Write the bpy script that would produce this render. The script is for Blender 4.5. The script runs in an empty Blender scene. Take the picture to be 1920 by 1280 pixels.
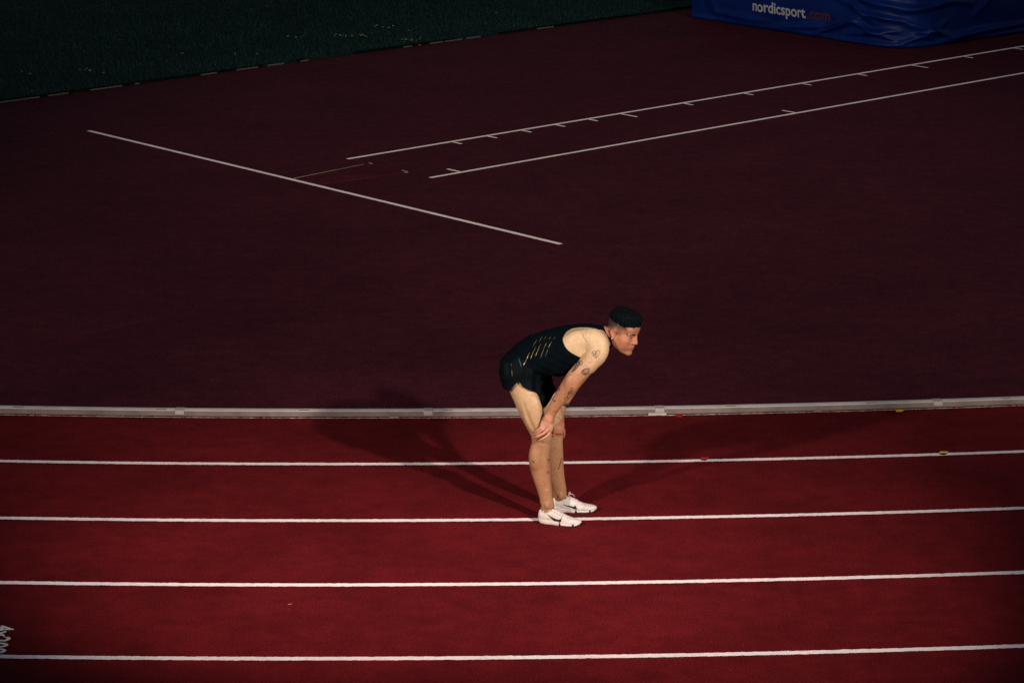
import bpy, bmesh, math, random
import numpy as np
from mathutils import Vector, Matrix
from mathutils.bvhtree import BVHTree

random.seed(7); rng = np.random.default_rng(7)
scene = bpy.context.scene
col = scene.collection

# ------------------------------------------------------------------ camera
CAM_H, PITCH, FPX = 5.7885, 0.2565, 5446.5        # height, pitch below horizontal, focal length in px of a 1920 frame
cam_data = bpy.data.cameras.new('camera')
cam_data.sensor_width = 36.0
cam_data.lens = FPX / 1920 * 36.0
cam_data.clip_start = 0.1
cam_data.clip_end = 2000
cam = bpy.data.objects.new('camera', cam_data)
cam.location = (0, 0, CAM_H)
cam.rotation_euler = (math.pi / 2 - PITCH, 0, 0)
col.objects.link(cam)
scene.camera = cam

# ------------------------------------------------------------------ sky (dusk), a trace of sun, two strobes, two added fill spots
world = bpy.data.worlds.new('World')
scene.world = world
world.use_nodes = True
wn = world.node_tree.nodes; wl = world.node_tree.links
sky_tex = wn.new('ShaderNodeTexSky')
sky_tex.sky_type = 'NISHITA'
sky_tex.sun_disc = False
sky_tex.sun_elevation = math.radians(3.0)
sky_tex.ozone_density = 2.0
sky_tex.sun_rotation = math.radians(215)
wl.new(sky_tex.outputs['Color'], wn['Background'].inputs['Color'])
wn['Background'].inputs['Strength'].default_value = 0.11

def aim(o, target):
    d = Vector(target) - o.location
    o.rotation_euler = d.to_track_quat('-Z', 'Y').to_euler()

sun = bpy.data.lights.new('sun', 'SUN')
sun.energy = 0.02; sun.angle = math.radians(12); sun.color = (1, .93, .85)
sun_o = bpy.data.objects.new('sun', sun); col.objects.link(sun_o)
sun_o.location = (-6, -8, 4); aim(sun_o, (-6 + 6, -8 + 8, 3.2))

def spot_lamp(name, loc, target, watts, cone, blend, radius, color):
    l = bpy.data.lights.new(name, 'SPOT')
    l.energy = watts; l.spot_size = math.radians(cone); l.spot_blend = blend
    l.shadow_soft_size = radius; l.color = color
    o = bpy.data.objects.new(name, l); col.objects.link(o)
    o.location = loc; aim(o, target)
    return o
# two strobes on stands either side of the photographer, two unseen spots added to brighten the infield lines
WARM = (1.0, .87, .76)
fill_r, fill_l = (19.0, -13.0, 14.5), (-21.0, -9.5, 18.6)
spot_lamp('fill_spot_infield', fill_r, (1.0, 31.5, 0), 56000, 16.0, 1.0, .8, WARM)
spot_lamp('fill_spot_infield', fill_l, (1.0, 31.5, 0), 37000, 16.0, 1.0, 1.2, WARM)
spot_lamp('strobe_right', (4.4, 10.75, 4.5), (-.5, 18.2, .2), 4150, 46.5, 1.0, .14, WARM)
spot_lamp('strobe_left', (-4.05, 11.6, 4.4), (-.1, 18.1, .2), 2500, 46.5, 1.0, .20, WARM)

scene.view_settings.view_transform = 'Standard'
scene.view_settings.look = 'None'
scene.view_settings.exposure = 0.0
scene.view_settings.gamma = 1.0
scene.view_settings.use_curve_mapping = False
scene.render.engine = 'CYCLES'
scene.cycles.use_denoising = False
scene.cycles.max_bounces = 5

# ------------------------------------------------------------------ helpers
SP, CP = math.sin(PITCH), math.cos(PITCH)
def ray(u, v):
    a = (u - 960) / FPX; b = (640 - v) / FPX
    return Vector((a, CP + b * SP, -SP + b * CP))
def at(u, v, Y):                       # point of the place seen at (u, v) that stands at depth Y
    d = ray(u, v); t = Y / d.y
    return Vector((d.x * t, Y, CAM_H + d.z * t))
def ground(u, v, z=0.0):
    d = ray(u, v); t = (z - CAM_H) / d.z
    return Vector((d.x * t, d.y * t, z))
def project(P):                        # P (n,3) -> photo px
    x = P[:, 0]; y = P[:, 1]; z = P[:, 2] - CAM_H
    zc = y * CP - z * SP; yc = y * SP + z * CP
    return 960 + FPX * x / zc, 640 - FPX * yc / zc

def tag(o, label=None, cat=None, group=None, kind=None):
    if label: o['label'] = label
    if cat: o['category'] = cat
    if group: o['group'] = group
    if kind: o['kind'] = kind
    return o
def empty(name, loc, parent=None):
    o = bpy.data.objects.new(name, None); col.objects.link(o); o.location = loc
    o.empty_display_size = .1
    if parent: o.parent = parent
    return o
def mesh_obj(name, verts, faces, mat, parent=None, loc=(0, 0, 0), smooth=False):
    me = bpy.data.meshes.new(name)
    me.from_pydata([tuple(v) for v in verts], [], faces)
    me.update()
    if mat: me.materials.append(mat)
    if smooth: me.shade_smooth()
    o = bpy.data.objects.new(name, me); col.objects.link(o)
    o.location = loc
    if parent: o.parent = parent
    return o
def bm_obj(name, bm, mat, parent=None, loc=(0, 0, 0), smooth=False):
    me = bpy.data.meshes.new(name); bm.to_mesh(me); bm.free()
    if mat: me.materials.append(mat)
    if smooth: me.shade_smooth()
    o = bpy.data.objects.new(name, me); col.objects.link(o); o.location = loc
    if parent: o.parent = parent
    return o

# ------------------------------------------------------------------ materials
def new_mat(name):
    m = bpy.data.materials.new(name); m.use_nodes = True
    nt = m.node_tree; b = nt.nodes['Principled BSDF']
    return m, nt, b
def N(nt, typ, **kw):
    n = nt.nodes.new(typ)
    for k, v in kw.items():
        if k in n.inputs: n.inputs[k].default_value = v
        else: setattr(n, k, v)
    return n
def noise(nt, scale, detail=2, rough=.5, coord='Object'):
    tc = N(nt, 'ShaderNodeTexCoord')
    n = N(nt, 'ShaderNodeTexNoise'); n.inputs['Scale'].default_value = scale
    n.inputs['Detail'].default_value = detail; n.inputs['Roughness'].default_value = rough
    nt.links.new(tc.outputs[coord], n.inputs['Vector'])
    return n
def ramp(nt, src, stops):
    r = N(nt, 'ShaderNodeValToRGB')
    e = r.color_ramp.elements
    while len(e) < len(stops): e.new(.5)
    for el, (p, c) in zip(e, stops):
        el.position = p; el.color = (*c, 1)
    nt.links.new(src, r.inputs['Fac'])
    return r
def mix(nt, fac, a, b, mode='MIX'):
    m = N(nt, 'ShaderNodeMixRGB', blend_type=mode)
    for inp, v in ((m.inputs['Fac'], fac), (m.inputs['Color1'], a), (m.inputs['Color2'], b)):
        if isinstance(v, (int, float)): inp.default_value = v
        elif isinstance(v, tuple): inp.default_value = (*v, 1)
        else: nt.links.new(v, inp)
    return m
def simple(name, c, rough=.6, metal=0., spec=.4, var=.0, vscale=20):
    m, nt, b = new_mat(name)
    b.inputs['Roughness'].default_value = rough; b.inputs['Metallic'].default_value = metal
    b.inputs['Specular IOR Level'].default_value = spec
    if var:
        n = noise(nt, vscale, 3)
        r = ramp(nt, n.outputs['Fac'], [(.3, tuple(x * (1 - var) for x in c)), (.7, tuple(min(1, x * (1 + var)) for x in c))])
        nt.links.new(r.outputs['Color'], b.inputs['Base Color'])
    else: b.inputs['Base Color'].default_value = (*c, 1)
    return m

def granule_mat(name, c, amp=.6, patch=.25, specks=True):
    # polyurethane running surface: rubber granules, wear patches, stray light grains
    m, nt, b = new_mat(name)
    b.inputs['Roughness'].default_value = .92; b.inputs['Specular IOR Level'].default_value = .03
    g = noise(nt, 85, 3, .75)
    lo = tuple(x * (1 - amp) for x in c); hi = tuple(x * (1 + amp) for x in c)
    r = ramp(nt, g.outputs['Fac'], [(.30, lo), (.70, hi)])
    big = noise(nt, .9, 5, .6)
    rb = ramp(nt, big.outputs['Fac'], [(.3, (1 - patch,) * 3), (.7, (1 + patch, 1 + patch * .8, 1 + patch * .8))])
    mx = mix(nt, 1.0, r.outputs['Color'], rb.outputs['Color'], 'MULTIPLY')
    out = mx.outputs['Color']
    # long faint streaks of wear and scuffs
    mid = noise(nt, 6, 4, .7)
    rm = ramp(nt, mid.outputs['Fac'], [(.34, (.80, .80, .83)), (.64, (1.10, 1.10, 1.10))])
    mx2 = mix(nt, 1.0, out, rm.outputs['Color'], 'MULTIPLY'); out = mx2.outputs['Color']
    if specks:
        tc = N(nt, 'ShaderNodeTexCoord')
        vo = N(nt, 'ShaderNodeTexVoronoi'); vo.inputs['Scale'].default_value = 30
        nt.links.new(tc.outputs['Object'], vo.inputs['Vector'])
        rs = ramp(nt, vo.outputs['Distance'], [(.055, (1, 1, 1)), (.085, (0, 0, 0))])
        sel = N(nt, 'ShaderNodeSeparateColor'); nt.links.new(vo.outputs['Color'], sel.inputs['Color'])
        gt = N(nt, 'ShaderNodeMath', operation='GREATER_THAN'); gt.inputs[1].default_value = .93
        nt.links.new(sel.outputs['Red'], gt.inputs[0])
        mul = N(nt, 'ShaderNodeMath', operation='MULTIPLY')
        nt.links.new(rs.outputs['Color'], mul.inputs[0]); nt.links.new(gt.outputs[0], mul.inputs[1])
        ms = mix(nt, mul.outputs[0], out, (.30, .07, .03)); out = ms.outputs['Color']
    nt.links.new(out, b.inputs['Base Color'])
    bp = N(nt, 'ShaderNodeBump'); bp.inputs['Strength'].default_value = .5; bp.inputs['Distance'].default_value = .004
    nt.links.new(g.outputs['Fac'], bp.inputs['Height']); nt.links.new(bp.outputs['Normal'], b.inputs['Normal'])
    return m

M = {}
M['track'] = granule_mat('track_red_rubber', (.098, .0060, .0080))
M['apron'] = granule_mat('apron_red_rubber_dimmed', (.050, .0084, .0142), patch=.14)  # base darkened to stand in for light falling off over the infield
def paint_mat(name, c, wear=.5):
    m, nt, b = new_mat(name)
    b.inputs['Roughness'].default_value = .8; b.inputs['Specular IOR Level'].default_value = .2
    n = noise(nt, 110, 3, .8)
    r = ramp(nt, n.outputs['Fac'], [(.33, tuple(x * (1 - wear) for x in c)), (.47, c), (.8, tuple(min(1, x * 1.1) for x in c))])
    n2 = noise(nt, 3.5, 4, .6)
    r2 = ramp(nt, n2.outputs['Fac'], [(.3, (.86, .84, .83)), (.6, (1, 1, 1))])
    mx = mix(nt, 1.0, r.outputs['Color'], r2.outputs['Color'], 'MULTIPLY')
    nt.links.new(mx.outputs['Color'], b.inputs['Base Color'])
    bp = N(nt, 'ShaderNodeBump'); bp.inputs['Strength'].default_value = .4; bp.inputs['Distance'].default_value = .003
    nt.links.new(n.outputs['Fac'], bp.inputs['Height']); nt.links.new(bp.outputs['Normal'], b.inputs['Normal'])
    return m
M['white_paint'] = paint_mat('white_line_paint', (.86, .73, .73))
M['white_paint_old'] = paint_mat('old_white_line_paint', (.92, .79, .73), .3)
M['edging'] = paint_mat('weathered_edging', (.065, .058, .05), .4)
M['yellow_paint'] = paint_mat('yellow_mark_paint', (1.0, .56, .03), .3)
M['red_paint'] = paint_mat('red_mark_paint', (.42, .022, .012), .3)
M['black_patch'] = paint_mat('dark_repaint', (.022, .008, .013), .3)
M['ground'] = simple('ground_asphalt', (.05, .05, .05), .9, var=.3, vscale=2)
M['soil'] = simple('turf_soil', (.006, .016, .015), .95, spec=.05, var=.4, vscale=4)
M['grass'] = simple('grass_blade', (.008, .024, .022), .8, spec=.02, var=.2, vscale=1.2)
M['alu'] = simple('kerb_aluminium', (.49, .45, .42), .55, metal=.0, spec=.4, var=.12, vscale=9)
M['alu_face'] = simple('kerb_aluminium_shaded', (.17, .130, .126), .5, metal=.0, spec=.4, var=.2, vscale=7)  # same rail metal, front shading put into a darker base colour
M['alu_sleeve'] = simple('kerb_joint_aluminium', (.34, .30, .285), .5, var=.1, vscale=15)
M['slot'] = simple('kerb_slot_shadow', (.06, .05, .05), .9)
M['dark'] = simple('dark_rubber', (.012, .013, .016), .7)
M['leaf'] = simple('dry_leaf', (.40, .14, .04), .8, var=.4, vscale=50)
M['petal'] = simple('tiny_daisy', (.50, .48, .22), .8)
M['brass'] = simple('worn_brass_edge', (.26, .20, .15), .5, metal=.3)
M['boxlid'] = granule_mat('vault_box_lid', (.057, .0084, .0138), specks=False)
# vinyl mat cover
m, nt, b = new_mat('blue_vinyl')
n = noise(nt, 3, 4)
r = ramp(nt, n.outputs['Fac'], [(.3, (.0004, .006, .060)), (.7, (.0008, .011, .100))])
nt.links.new(r.outputs['Color'], b.inputs['Base Color'])
b.inputs['Roughness'].default_value = .45; b.inputs['Specular IOR Level'].default_value = .14
M['vinyl'] = m
M['print_white'] = simple('white_print', (.24, .25, .29), .5)
M['print_red'] = simple('red_print', (.04, .008, .014), .5)

# ------------------------------------------------------------------ the place: centre of the bend, runway frame
CX, CY = -1.1877, 56.4888
RX, RY, RT = -2.0595, 28.2814, 0.7364
rc, rs_ = math.cos(RT), math.sin(RT)
def rw(s, t, z=0.0):                    # metres along / across the pole-vault runway -> world
    return Vector((RX + s * rc - t * rs_, RY + s * rs_ + t * rc, z))
def arc(R, ang, z=0.0):                 # ang: metres along the kerb (R 36.5) from the nearest point
    a = -math.pi / 2 + ang / 36.5
    return Vector((CX + R * math.cos(a), CY + R * math.sin(a), z))
def arc_of(u, v, z=0.0):
    g = ground(u, v, z)
    return (math.atan2(g.y - CY, g.x - CX) + math.pi / 2) * 36.5

# ground to the horizon
g = 900
ground_o = mesh_obj('ground', [(-g, -g, -.03), (g, -g, -.03), (g, g, -.03), (-g, g, -.03)], [(0, 1, 2, 3)], M['ground'])
tag(ground_o, kind='structure')

def band(name, R0, R1, a0, a1, n, z, mat, parent=None):
    vs = []; fs = []
    for i in range(n + 1):
        a = a0 + (a1 - a0) * i / n
        vs += [arc(R0, a, z), arc(R1, a, z)]
    for i in range(n): fs.append((2 * i, 2 * i + 1, 2 * i + 3, 2 * i + 2))
    fs = [f[::-1] for f in fs]
    return mesh_obj(name, vs, fs, mat, parent)
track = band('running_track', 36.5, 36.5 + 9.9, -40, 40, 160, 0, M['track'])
tag(track, kind='structure')
# infield apron: the D inside the kerb, up to the turf
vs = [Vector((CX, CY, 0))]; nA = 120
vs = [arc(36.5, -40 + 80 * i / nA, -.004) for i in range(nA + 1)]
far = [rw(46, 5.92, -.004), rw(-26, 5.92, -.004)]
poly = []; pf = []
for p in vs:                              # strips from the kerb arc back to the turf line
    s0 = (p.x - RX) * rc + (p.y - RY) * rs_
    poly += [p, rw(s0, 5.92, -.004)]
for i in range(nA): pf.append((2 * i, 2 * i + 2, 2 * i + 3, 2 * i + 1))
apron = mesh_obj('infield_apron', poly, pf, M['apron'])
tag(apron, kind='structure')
turf = mesh_obj('grass_field', [rw(-40, 5.92, -.001), rw(60, 5.92, -.001), rw(60, 45, -.001), rw(-40, 45, -.001)], [(0, 1, 2, 3)], M['soil'])
tag(turf, kind='structure')

# painted lines with granular edges
def jitter_path(n, amp):
    a = rng.normal(0, 1, n); a = a * .7 + np.roll(a, 1) * .5
    return a * amp
def arc_line(Rc, w, a0, a1, z, mat, parent, step=.012, amp=.0019, name='lane_line'):
    n = int((a1 - a0) / step); j0 = jitter_path(n + 1, amp); j1 = jitter_path(n + 1, amp)
    vs = []; fs = []
    for i in range(n + 1):
        a = a0 + (a1 - a0) * i / n
        vs += [arc(Rc - w / 2 + j0[i], a, z), arc(Rc + w / 2 + j1[i], a, z)]
    for i in range(n): fs.append((2 * i, 2 * i + 2, 2 * i + 3, 2 * i + 1))
    return mesh_obj(name, vs, fs, mat, parent)
for i in range(1, 7):
    arc_line(36.5 + 1.22 * i - .025, .054, -9, 9, .004, M['white_paint'], track)
arc_line(36.583, .009, -9, 9, .004, M['white_paint_old'], track, amp=.0022, name='kerb_foot_line')
def flat_line(p0, p1, w, z, mat, parent, name, step=.02, amp=.001):
    d = p1 - p0; L = d.length; d = d / L; nrm = Vector((-d.y, d.x, 0))
    n = max(2, int(L / step)); j0 = jitter_path(n + 1, amp); j1 = jitter_path(n + 1, amp)
    vs = []; fs = []
    for i in range(n + 1):
        c = p0 + d * (L * i / n)
        vs += [c + nrm * (w / 2 + j0[i]), c - nrm * (w / 2 + j1[i])]
        vs[-1].z = vs[-2].z = z
    for i in range(n): fs.append((2 * i, 2 * i + 1, 2 * i + 3, 2 * i + 2))
    return mesh_obj(name, vs, fs, mat, parent)
W0 = M['white_paint_old']
flat_line(rw(0, -3.72), rw(0, 3.78), .055, .0, W0, apron, 'zero_line')
flat_line(rw(1.08, .655), rw(30, .655), .052, .0, W0, apron, 'runway_line')
flat_line(rw(1.08, -.655), rw(30, -.655), .052, .0, W0, apron, 'runway_line')
for k in range(2, 25):
    s = [0, 0, 2.5, 3, 3.5, 4, 4.5][k] if k < 7 else k - 2
    L = .25 if s in (5, 10, 15) else .14
    flat_line(rw(s, .625), rw(s, .625 - L), .035, .0, W0, apron, 'distance_tick', .03)
for s in (1.5, 6.5, 11.5):
    flat_line(rw(s, -.625), rw(s, -.625 + .19), .035, .0, W0, apron, 'distance_tick', .03)

# small coloured marks in lane one
def mark(u, v, du, dv, mat, name):
    a = ground(u - du, v); p = [ground(u - du + dv * .6, v - dv), ground(u + du, v - dv), ground(u + du * .9, v + dv * .1), ground(u + du * .35, v + dv), ground(u - du * .8, v + dv * .9), ground(u - du, v)]
    for q in p: q.z = .004
    return mesh_obj(name, p, [tuple(range(len(p)))[::-1]], mat, track)
mark(1274, 779.5, 7.5, 3, M['red_paint'], 'red_lane_mark')
mark(1321, 861, 8, 3, M['red_paint'], 'red_lane_mark')
mark(1687, 770, 8, 2.6, M['yellow_paint'], 'yellow_lane_mark')
mark(1769, 850, 8.5, 3.2, M['yellow_paint'], 'yellow_lane_mark')

# lettering 4x200 across lane four, tops of the letters towards the right
def text_mesh(name, body, size, mat, parent, bold=.0, extrude=0., spacing=1.0):
    cu = bpy.data.curves.new(name, 'FONT'); cu.body = body; cu.size = size; cu.offset = bold; cu.extrude = extrude
    cu.space_character = spacing; cu.resolution_u = 6
    o = bpy.data.objects.new(name, cu); col.objects.link(o)
    dg = bpy.context.evaluated_depsgraph_get(); dg.update()
    me = bpy.data.meshes.new_from_object(o.evaluated_get(dg))
    col.objects.unlink(o); bpy.data.objects.remove(o)
    me.materials.clear(); me.materials.append(mat)
    t = bpy.data.objects.new(name, me); col.objects.link(t)
    if parent: t.parent = parent
    return t
lt = text_mesh('lane_lettering', '4x200', .30, M['white_paint'], track, .006, spacing=1.05)
p0 = ground(-36, 1177); co = np.empty(len(lt.data.vertices) * 3); lt.data.vertices.foreach_get('co', co); co = co.reshape(-1, 3)
wid = co[:, 0].max() - co[:, 0].min(); x0 = co[:, 0].min(); hgt = co[:, 1].max()
pa, pb = ground(-9, 1174), ground(-29, 1226.5); top = ground(27, 1180); 
rad = (pb - pa); rad.z = 0; tan = Vector((rad.y, -rad.x, 0)).normalized() * -1
if tan.x < 0: tan = -tan
for v in lt.data.vertices:
    f = (v.co.x - x0) / wid; h = v.co.y
    q = pa + rad * f + tan * (h / hgt * .115)
    v.co = (q.x, q.y, .0065)
# ------------------------------------------------------------------ aluminium kerb
joints_px = [(337, 768), (803, 768), (1237, 765), (1757, 750)]
zt = .05
ja = [arc_of(u, v, zt) for u, v in joints_px]
ends = [ja[0] - 3.6, ja[0] - 1.8] + ja + [ja[-1] + 1.8, ja[-1] + 3.6]
kerb = empty('track_kerb', arc(36.54, 0, 0)); tag(kerb, 'low aluminium track kerb rail bordering the inside of lane one', 'kerb')
KB = kerb.location
prof_top = [(36.500, .014), (36.500, .047), (36.503, .050), (36.5630, .050), (36.5660, .047)]
prof_face = [(36.5660, .047), (36.5660, .036), (36.5625, .0345), (36.5625, .0325), (36.5660, .031), (36.5660, .024), (36.5625, .0225), (36.5625, .020), (36.5670, .0185), (36.5670, .010)]
def sweep(prof, a0, a1, n, closed=False):
    vs = []; fs = []; k = len(prof)
    for i in range(n + 1):
        a = a0 + (a1 - a0) * i / n
        for R, z in prof: vs.append(arc(R, a, z) - KB)
    for i in range(n):
        for j in range(k - 1 if not closed else k):
            j2 = (j + 1) % k
            fs.append((i * k + j, i * k + j2, (i + 1) * k + j2, (i + 1) * k + j))
    if closed:
        fs.append(tuple(range(k))[::-1]); fs.append(tuple(range(n * k, n * k + k)))
    return vs, fs
for i in range(len(ends) - 1):
    a0, a1 = ends[i] + .002, ends[i + 1] - .002
    vs, fs = sweep(prof_top, a0, a1, 16)
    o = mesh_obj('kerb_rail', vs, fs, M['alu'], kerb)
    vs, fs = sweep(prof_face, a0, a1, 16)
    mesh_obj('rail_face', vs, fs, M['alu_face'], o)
slv = [(36.497, .012), (36.497, .0525), (36.569, .0525), (36.5695, .026), (36.565, .026), (36.565, .012)]
for i, a in enumerate(ends[1:-1]):
    vs, fs = sweep(slv, a - .032, a + .032, 2, True)
    mesh_obj('joint_sleeve', vs, fs, M['alu_sleeve'], kerb)
for u, wpx in ((1233, 17),):
    a = arc_of(u, 775, .02)
    vs, fs = sweep([(36.56, .005), (36.56, .021), (36.584, .021), (36.586, .005)], a - wpx / 262, a + wpx / 262, 2, True)
    mesh_obj('base_plate', vs, fs, M['alu_sleeve'], kerb)
for u, v in ((739, 780), (1533, 769)):
    a = arc_of(u, v, .01)
    vs, fs = sweep([(36.562, .006), (36.562, .017), (36.580, .017), (36.580, .006)], a - .03, a + .03, 2, True)
    mesh_obj('kerb_clip', vs, fs, M['alu_face'], kerb)
for u, v in ((36, 761), (303, 766), (570, 768), (840, 768), (1105, 765), (1370, 760), (1632, 754), (1886, 746)):
    a = arc_of(u, v, .05); L = .036
    vs, fs = sweep([(36.535, .0495), (36.535, .0508), (36.549, .0508), (36.549, .0495)], a - L, a + L, 2, True)
    mesh_obj('drain_slot', vs, fs, M['slot'], kerb)

# ------------------------------------------------------------------ pole-vault box with its lid
vb = empty('vault_box', rw(.54, 0)); tag(vb, 'dark red covered pole vault box behind the long white line', 'vault box')
def rel(p, o): return p - o.location
lid = [rw(.04, .20, .006), rw(1.06, .30, .006), rw(1.06, -.30, .006), rw(.04, -.20, .006)]
lidv = [rel(p, vb) for p in lid] + [rel(p, vb) - Vector((0, 0, .008)) for p in lid]
mesh_obj('lid', lidv, [(0, 3, 2, 1)] + [(i, (i + 1) % 4, (i + 1) % 4 + 4, i + 4) for i in range(4)], M['boxlid'], vb)
def bar(name, p, q, w, h, mat, parent):
    d = (q - p); L = d.length; d = d / L; n_ = Vector((-d.y, d.x, 0)) * (w / 2); up = Vector((0, 0, h))
    c = [p - n_, p + n_, q + n_, q - n_]
    vs = [rel(x, parent) for x in c] + [rel(x + up, parent) for x in c]
    return mesh_obj(name, vs, [(3, 2, 1, 0), (4, 5, 6, 7)] + [(i, (i + 1) % 4, (i + 1) % 4 + 4, i + 4) for i in range(4)], mat, parent)
bar('edge_strip', rw(.03, .205), rw(.62, .263), .012, .009, M['brass'], vb)
bar('edge_strip', rw(.62, .263), rw(1.0, .30), .006, .008, M['brass'], vb)
bar('corner_bracket', rw(1.10, .33), rw(1.09, .27), .012, .008, M['brass'], vb)
bar('corner_bracket', rw(1.10, -.20), rw(1.09, -.29), .014, .008, M['brass'], vb)
bar('corner_bracket', rw(1.05, -.30), rw(1.09, -.30), .012, .008, M['brass'], vb)

# ------------------------------------------------------------------ turf: edging, blades, leaves, daisies
ed = empty('turf_edging', rw(4, 5.92)); tag(ed, 'thin white edging strip half overgrown between turf and red apron', 'edging')
for ua, ub in ((-60, 70), (86, 124), (166, 226), (250, 258), (375, 404), (442, 482), (500, 531), (562, 577), (757, 773), (785, 790), (807, 832), (836, 868), (876, 902), (1010, 1040)):
    sa, sb = [(lambda g_: (g_.x - RX) * rc + (g_.y - RY) * rs_)(ground(u_, 191 - u_ * .1345)) for u_ in (ua, ub)]
    hw_ = random.uniform(.006, .011)
    q = [rel_ - ed.location for rel_ in (rw(sa, 5.92 - hw_), rw(sb, 5.92 - hw_), rw(sb, 5.92 + hw_), rw(sa, 5.92 + hw_))]
    mesh_obj('edging_strip', [p + Vector((0, 0, -.01)) for p in q] + [p + Vector((0, 0, .012)) for p in q], [(4, 5, 6, 7)] + [(i, (i + 1) % 4, (i + 1) % 4 + 4, i + 4) for i in range(4)], M['edging'], ed)
nb = 90000
s_ = rng.uniform(-4.5, 14, nb); t_ = 5.93 + rng.beta(1.0, 1.5, nb) * 9
edge_n = 9000
cov = np.sin(s_ * 2.1 + 1.3) + np.sin(s_ * .77) + .6 * np.sin(s_ * 5.3 + 2)     # where grass hangs over the edging
t_[:edge_n * 3] = 5.935 + rng.uniform(0, .05, edge_n * 3)
keep = np.ones(nb, bool); keep[:edge_n * 3] = cov[:edge_n * 3] > -.85
s_, t_ = s_[keep], t_[keep]; edge_flag = np.zeros(nb, bool); edge_flag[:edge_n * 3] = True; edge_flag = edge_flag[keep]
nb = len(s_)
bx = RX + s_ * rc - t_ * rs_; by = RY + s_ * rs_ + t_ * rc
ln = rng.uniform(.03, .06, nb); ang = rng.uniform(0, 2 * np.pi, nb); lean = rng.uniform(.2, .9, nb) * ln
lx = np.cos(ang) * lean; ly = np.sin(ang) * lean
over = rs_ * 1.0
lx[edge_flag] = over * rng.uniform(.03, .07, edge_flag.sum()); ly[edge_flag] = -rc * rng.uniform(.03, .07, edge_flag.sum())
wv = rng.uniform(.004, .008, nb); ox = -np.sin(ang) * wv; oy = np.cos(ang) * wv
ox[edge_flag] = rc * .008; oy[edge_flag] = rs_ * .008
V = np.empty((nb, 3, 3)); V[:, 0] = np.c_[bx - ox, by - oy, np.zeros(nb)]; V[:, 1] = np.c_[bx + ox, by + oy, np.zeros(nb)]
V[:, 2] = np.c_[bx + lx, by + ly, np.where(edge_flag, .03, ln)]
me = bpy.data.meshes.new('grass'); me.vertices.add(nb * 3); me.vertices.foreach_set('co', V.reshape(-1).astype(np.float32))
me.loops.add(nb * 3); me.loops.foreach_set('vertex_index', np.arange(nb * 3)); me.polygons.add(nb)
me.polygons.foreach_set('loop_start', np.arange(0, nb * 3, 3)); me.update(calc_edges=True); me.materials.append(M['grass'])
grass = bpy.data.objects.new('grass', me); col.objects.link(grass)
tag(grass, 'short dark green turf beyond the red apron', 'grass', kind='stuff')
# tiny pale flowers in two drifts
fl = []
for (u0, v0, u1, v1, n_) in ((535, 75, 570, 67, 6), (625, 62, 700, 70, 22), (700, 52, 745, 47, 9), (752, 72, 788, 76, 9), (150, 128, 170, 134, 6), (30, 130, 60, 140, 2), (440, 100, 455, 105, 3)):
    for k in range(n_): fl.append(ground(random.uniform(u0, u1), random.uniform(min(v0, v1), max(v0, v1)), .05))
vs = []; fs = []
for p in fl:
    r_ = random.uniform(.008, .018); b0 = len(vs)
    for k in range(5): vs.append(p + Vector((math.cos(k * 1.257) * r_, math.sin(k * 1.257) * r_, random.uniform(-.003, .003))))
    fs.append(tuple(range(b0, b0 + 5)))
fo = mesh_obj('turf_flowers', vs, fs, M['petal']); tag(fo, 'scattered tiny pale flowers in the dark turf', 'flowers', kind='stuff')
def leaf(p, L, rot):
    pts = [(-1, 0, 0), (-.4, .45, .12), (.3, .4, .1), (1, 0, .05), (.3, -.42, .14), (-.4, -.4, .08)]
    c, s = math.cos(rot), math.sin(rot)
    vs = [(L * (x * c - y * s), L * (x * s + y * c), L * z + .002) for x, y, z in pts] + [(0, 0, L * .02)]
    fs = [(i, (i + 1) % 6, 6) for i in range(6)]
    return mesh_obj('fallen_leaf', vs, fs, M['leaf'], None, p)
LEAF = {342: 'dry orange leaf on the turf, third from the left', 195: 'dry orange leaf on the turf, second from the left', 483: 'dry orange leaf mid turf near the broken white edging', 501: 'dry orange leaf at the top edge of the picture on the turf',
        768: 'tiny dry leaf on the turf just above the pale flowers', 931: 'tiny dry leaf on the turf nearest the blue mat', 60: 'leftmost tiny dry leaf on the turf beside the edging'}
for (u, v, L) in ((342, 101, .03), (195, 137, .03), (483, 102, .028), (501, 12, .03), (768, 58, .022), (931, 25, .025), (60, 171, .024)):
    p = ground(u, v, .045)
    tag(leaf(p, L, random.uniform(0, 6)), LEAF[u], 'leaf', 'leaves fallen on the turf')
tag(leaf(ground(544, 1133, .002), .016, .3), 'tiny dry leaf lying on the red lane above the lowest lane line', 'leaf')

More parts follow.
